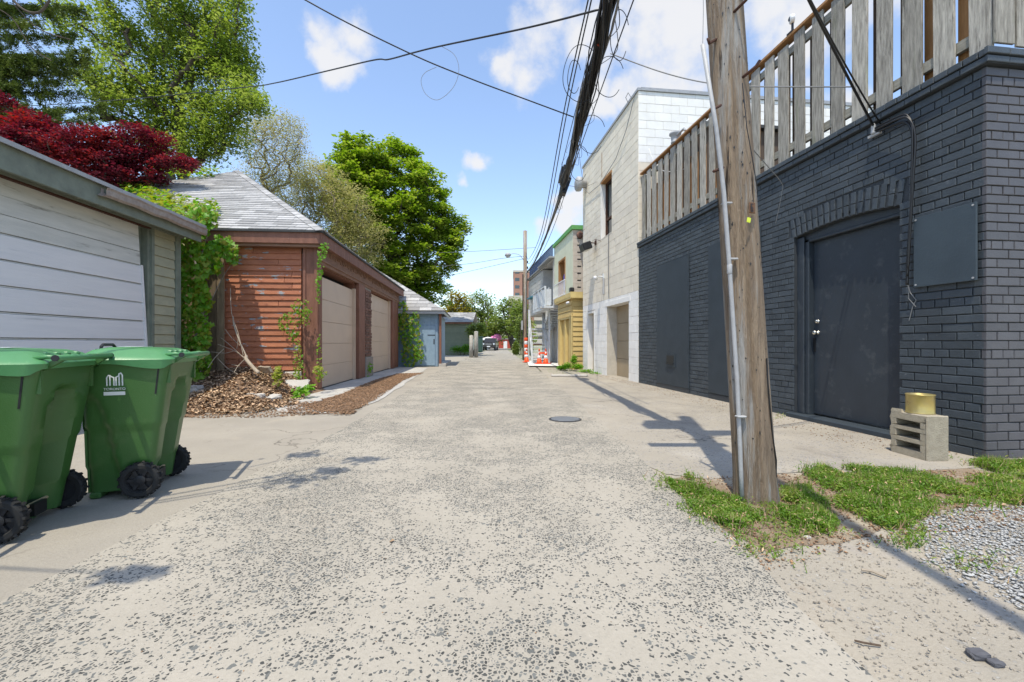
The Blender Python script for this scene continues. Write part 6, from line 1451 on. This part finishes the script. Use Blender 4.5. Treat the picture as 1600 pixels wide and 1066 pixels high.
# ---- debris: litter, chips, stones, dead branch
def on_mound(xy, lift=.0): return np.array([(x, y, mz(x, y)+lift) for x, y in xy])
zone = [(-6.9,5.9),(-6.2,5.45),(-4.5,5.25),(-3.3,5.45),(-3.1,6.2),(-3.45,7.4),(-3.6,8.0),(-6.6,8.05)]
P = on_mound(scatter(zone, 7500), .012); v, f = leaf_quads(P+np.array([0,0,1])*rng.uniform(0,.03,(len(P),1)), rng.uniform(.025, .075, len(P)), .35, .7, .5)
o = linkm('leaf_litter', np_mesh('leaf_litter', v, f, M['litter'])); tag(o, 'tan dry leaf litter heaped against the red brown garage', 'leaf litter', kind='stuff')
P = on_mound(scatter([(-6.9,5.6),(-4.5,5.15),(-3.0,5.2),(-2.3,5.5),(-3.0,6.3),(-3.5,7.2),(-6.6,7.2)], 5200), .006)
o = chips('wood_chips', P, rng.uniform(.015, .05, len(P)), M['chips'], .3, .3); tag(o, 'brown wood chips spread along the foot of the leaf heap', 'wood chips')
P = scatter([(-2.0,5.35),(-2.1,6.6),(-2.3,8.2),(-2.6,10.5),(-2.6,12.9),(-3.25,12.6),(-3.3,11),(-3.1,9),(-2.9,7.2),(-3.2,6.2),(-2.8,5.45)], 6500); P = np.c_[P, np.full(len(P), .022)]
o = chips('wood_chips', P, rng.uniform(.015, .05, len(P)), M['chips'], .3, .3); tag(o, 'brown wood chips in a strip before the beige garage doors', 'wood chips')
def stone(name, c, sx, sy, sz, label, cat='stone', mat='stone', rz=0, tiltx=0, group=None, seed=0):
    bm = bmesh.new(); bmesh.ops.create_cube(bm, size=1); bmesh.ops.subdivide_edges(bm, edges=bm.edges, cuts=2, use_grid_fill=True)
    for v_ in bm.verts:
        n3 = v_.co.normalized()*.5; v_.co = v_.co.lerp(n3, .35 if cat == 'stone' else .05); v_.co += V3([mnoise.noise(v_.co*2.3+V3((seed*3.1+k*7, seed, k))) for k in range(3)])*.12
    me = bpy.data.meshes.new(name); bm.to_mesh(me); bm.free(); me.materials.append(M[mat])
    o = linkm(name, me, None, Matrix.Translation(c) @ Matrix.Rotation(rz, 4, 'Z') @ Matrix.Rotation(tiltx, 4, 'X') @ Matrix.Diagonal((sx, sy, sz, 1))); return tag(o, label, cat, group)
def gm(px, py, dz=0):
    for Y in np.arange(4.5, 8.2, .01):
        p = at(px, py, Y)
        if p.z <= mz(p.x, p.y): return p+V3((0,0,dz))
    return gp(px, py)
stone('rubble_slab', gm(462,606,.03), .40, .26, .06, 'pale broken concrete slab tilted against the leaf heap', 'slab', 'concrete', .3, .7, seed=1)
stone('rubble_slab', gm(427,624,.02), .20, .15, .07, 'small square white rubble block in front of the leaf heap', 'slab', 'concrete', -.5, .3, seed=2)
stone('rubble_slab', gm(478,628,.0), .44, .14, .05, 'flat pale slab fragment at the edge of the garage slab', 'slab', 'concrete', .1, .05, seed=6)
stone('stone', gm(392,619,.01), .10, .09, .07, 'left of two round brown stones in the leaf litter', seed=3); stone('stone', gm(405,622,.02), .15, .11, .09, 'right and larger of two round brown stones in the leaf litter', seed=4)
stone('stone', gm(302,612,.03), .24, .18, .13, 'grey stone under the climbing vine', seed=5); stone('stone', gm(440,575,.05), .30, .18, .20, 'broken pale masonry lump by the garage foundation', seed=8)
DB = empty('dead_branch', gm(395,580), 0, 'bleached dead branch with bare twigs lying on the leaf heap', 'branch'); db = V3(DB.location)
def rel(L_): return [at(*p)-db for p in L_]
b = MB(); b.tube(smooth_path(rel([(404,583,7.0),(396,575,7.1),(385,562,7.2),(384,555,7.25),(375,535,7.3),(366,510,7.4),(364,495,7.5)]), 4), [.03]*12+[.012]*13, 7); b.build('limb', M['deadwood'], DB, smooth=True)
for s_ in ([(384,560,7.2),(365,548,7.3),(340,538,7.4)], [(384,562,7.2),(360,540,7.3),(345,528,7.5)], [(375,540,7.3),(362,528,7.4),(352,515,7.5)], [(384,560,7.2),(372,572,7.1),(366,582,7.0)], [(374,572,7.1),(362,570,7.1)], [(366,548,7.3),(352,552,7.3),(330,550,7.4)], [(370,545,7.3),(372,530,7.3)], [(350,545,7.35),(335,560,7.2),(325,575,7.1)], [(380,555,7.2),(372,520,7.3),(362,490,7.4),(360,450,7.6)], [(340,560,7.3),(355,575,7.1),(372,585,7.0)]):
    b = MB(); b.tube(smooth_path(rel(s_), 3), .005, 5); b.build('twig', M['deadwood'], DB)
stone('rubble_slab', gm(415,588,.05)+V3((0,0,.06)), .30, .05, .12, 'pale split board on the leaf heap beside the dead branch', 'board', 'deadwood', -.5, .4, seed=9)

# ---- grass and weeds on the right
def poly_px(L_): return [(gp(*p).x, gp(*p).y) for p in L_]
def grass(name, label, polys, n, h, mat='grass', cat='grass'):
    V = []; F = []; MI = []; k0 = 0
    for pl_, k in zip(polys, n):
        xy = scatter(pl_, k); m_ = len(xy)
        jt = rng.random(m_) < .3; xy = xy+np.where(jt[:, None], rng.normal(size=(m_, 2))*.06, 0)
        dn = np.array([mnoise.noise(V3((x*5, y*5, 3))) for x, y in xy]); keep = dn > -.12+.5*rng.random(m_)-.25; xy = xy[keep]; dn = dn[keep]; m_ = len(xy)
        hh = h*(.55+.9*np.clip(dn+.3, 0, 1)); c = np.c_[xy, hh*rng.random(m_)**.7*.9+.010]
        v, f = leaf_quads(c, rng.uniform(.010, .028, m_)*(h/.05)**.3, 1.0, .38, .3); V.append(v); F.append(f+k0); k0 += len(v); MI.append((rng.random(len(f)//2) < .07).repeat(2))
        # upright blades
        b_ = m_//2; i = rng.choice(m_, b_); yaw = rng.uniform(0, 2*PI, b_); base = np.c_[xy[i], np.full(b_, .004)]; w = np.c_[np.cos(yaw), np.sin(yaw), np.zeros(b_)]*.003
        top = base+np.c_[rng.normal(size=(b_, 2))*.018, hh[i]*rng.uniform(.8, 1.7, b_)]
        v = np.stack([base-w, base+w, top], 1).reshape(-1, 3); f = np.arange(b_*3).reshape(-1, 3); V.append(v); F.append(f+k0); k0 += len(v); MI.append(rng.random(b_) < .22)
    o = linkm(name, np_mesh(name, np.concatenate(V), np.concatenate(F), [M[mat], M['litter']], np.concatenate(MI).astype(np.int32))); return tag(o, label, cat, kind='stuff')
grass('grass_patch', 'bright green chickweed patch spreading right of the pole to the lot',
      [poly_px([(1252,742),(1330,734),(1400,740),(1480,758),(1600,745),(1680,752),(1680,792),(1600,792),(1470,788),(1430,825),(1390,832),(1310,800),(1300,770)]), poly_px([(1500,722),(1610,722),(1680,735),(1680,752),(1560,742)]), poly_px([(1222,778),(1262,768),(1292,790),(1314,828),(1290,836),(1250,822),(1220,815)])], (26000, 5000, 8000), .048)
grass('grass_patch', 'bright green chickweed patch between the lane edge and the pole',
      [poly_px([(1040,750),(1062,748),(1085,770),(1150,786),(1186,815),(1160,828),(1125,822),(1090,806),(1062,780)]), poly_px([(1050,745),(1078,745),(1085,752),(1060,756)])], (9500, 500), .038)
grass('sparse_weeds', 'thin sparse weeds in the brown soil below the chickweed',
      [poly_px([(1120,828),(1180,838),(1230,835),(1280,850),(1285,860),(1180,882),(1150,870)]), poly_px([(1180,818),(1230,812),(1300,838),(1260,850)]), poly_px([(1390,840),(1450,830),(1440,860),(1400,862)]), poly_px([(1200,650),(1235,648),(1232,656),(1205,656)]), poly_px([(850,575),(905,572),(905,586),(862,588)]), poly_px([(1440,880),(1560,860),(1590,900),(1450,900)])], (330, 260, 200, 120, 900, 90), .028)
xs = rng.uniform(3.2, 6.2, 1500)
# ---- gravel, pebbles, twigs on the dirt
P = scatter(poly_px([(1440,815),(1500,795),(1700,790),(1800,870),(1700,960),(1600,960),(1540,910),(1450,880)]), 9000); P = P+rng.normal(size=P.shape)*np.where(rng.random((len(P), 1)) < .35, .10, 0); P = P[[mnoise.noise(V3((x*2.2, y*2.2, 8))) > rng.uniform(-.3, .3) for x, y in P]]; P = np.c_[P, rng.uniform(.0, .010, len(P))]
o = chips('gravel', P, rng.uniform(.006, .030, len(P)), M['gravel'], .3, .3); tag(o, 'loose blue grey crushed gravel on the dirt lot', 'gravel')
P = scatter(poly_px([(1190,860),(1320,840),(1460,800),(1800,800),(1900,1066),(1360,1066),(1260,960)]), 3000); P = np.c_[P, rng.uniform(.0, .006, len(P))]
o = chips('pebbles', P, rng.uniform(.003, .014, len(P)), M['pebble'], .3, .35); tag(o, 'scattered tan pebbles over the sandy dirt', 'pebbles')
P = scatter(poly_px([(1040,750),(1200,742),(1500,735),(1600,745),(1640,810),(1300,870),(1200,895),(1130,850),(1100,812)]), 3600); P = np.c_[P, rng.uniform(.004, .010, len(P))]
o = chips('soil_crumbs', P, rng.uniform(.006, .022, len(P)), M['chips'], .4, .5); tag(o, 'brown crumbs and dry bits around the pole base', 'debris')
for i, (x, y, s_) in enumerate(((1528,1028,.05),(1556,1040,.035),(1246,788,.025),(1262,842,.03),(1418,822,.035))):
    stone('stone', gp(x, y)+V3((0,0,s_*.2)), s_, s_*.7, s_*.4, ['flat dark slate chip near the bottom right corner','smaller dark chip right of the flat slate chip','small white stone at the pole foot','pale pebble at the shadow edge','whitish flat stone at the grass edge'][i], mat='slate' if i < 2 else 'stone', seed=i+20)
# asphalt crumbs and weeds along the wall foot
P = scatter([(2.95,3.6),(3.3,3.5),(3.62,3.4),(2.3,14),(2.1,14)], 1500); P = np.c_[P, np.full(len(P), .008)]
o = chips('wall_debris', P, rng.uniform(.006, .02, len(P)), M['chips'], .4, .4); tag(o, 'dry crumbs swept along the foot of the charcoal wall', 'debris')
P = scatter([(-1.76,.5),(1.0,.5),(1.0,9),(-1.9,9)], 900); P = np.c_[P, np.full(len(P), .009)]
o = chips('lane_grit', P, rng.uniform(.003, .009, len(P)), M['chips'], .4, .4); tag(o, 'fine grit scattered on the concrete lane', 'grit')
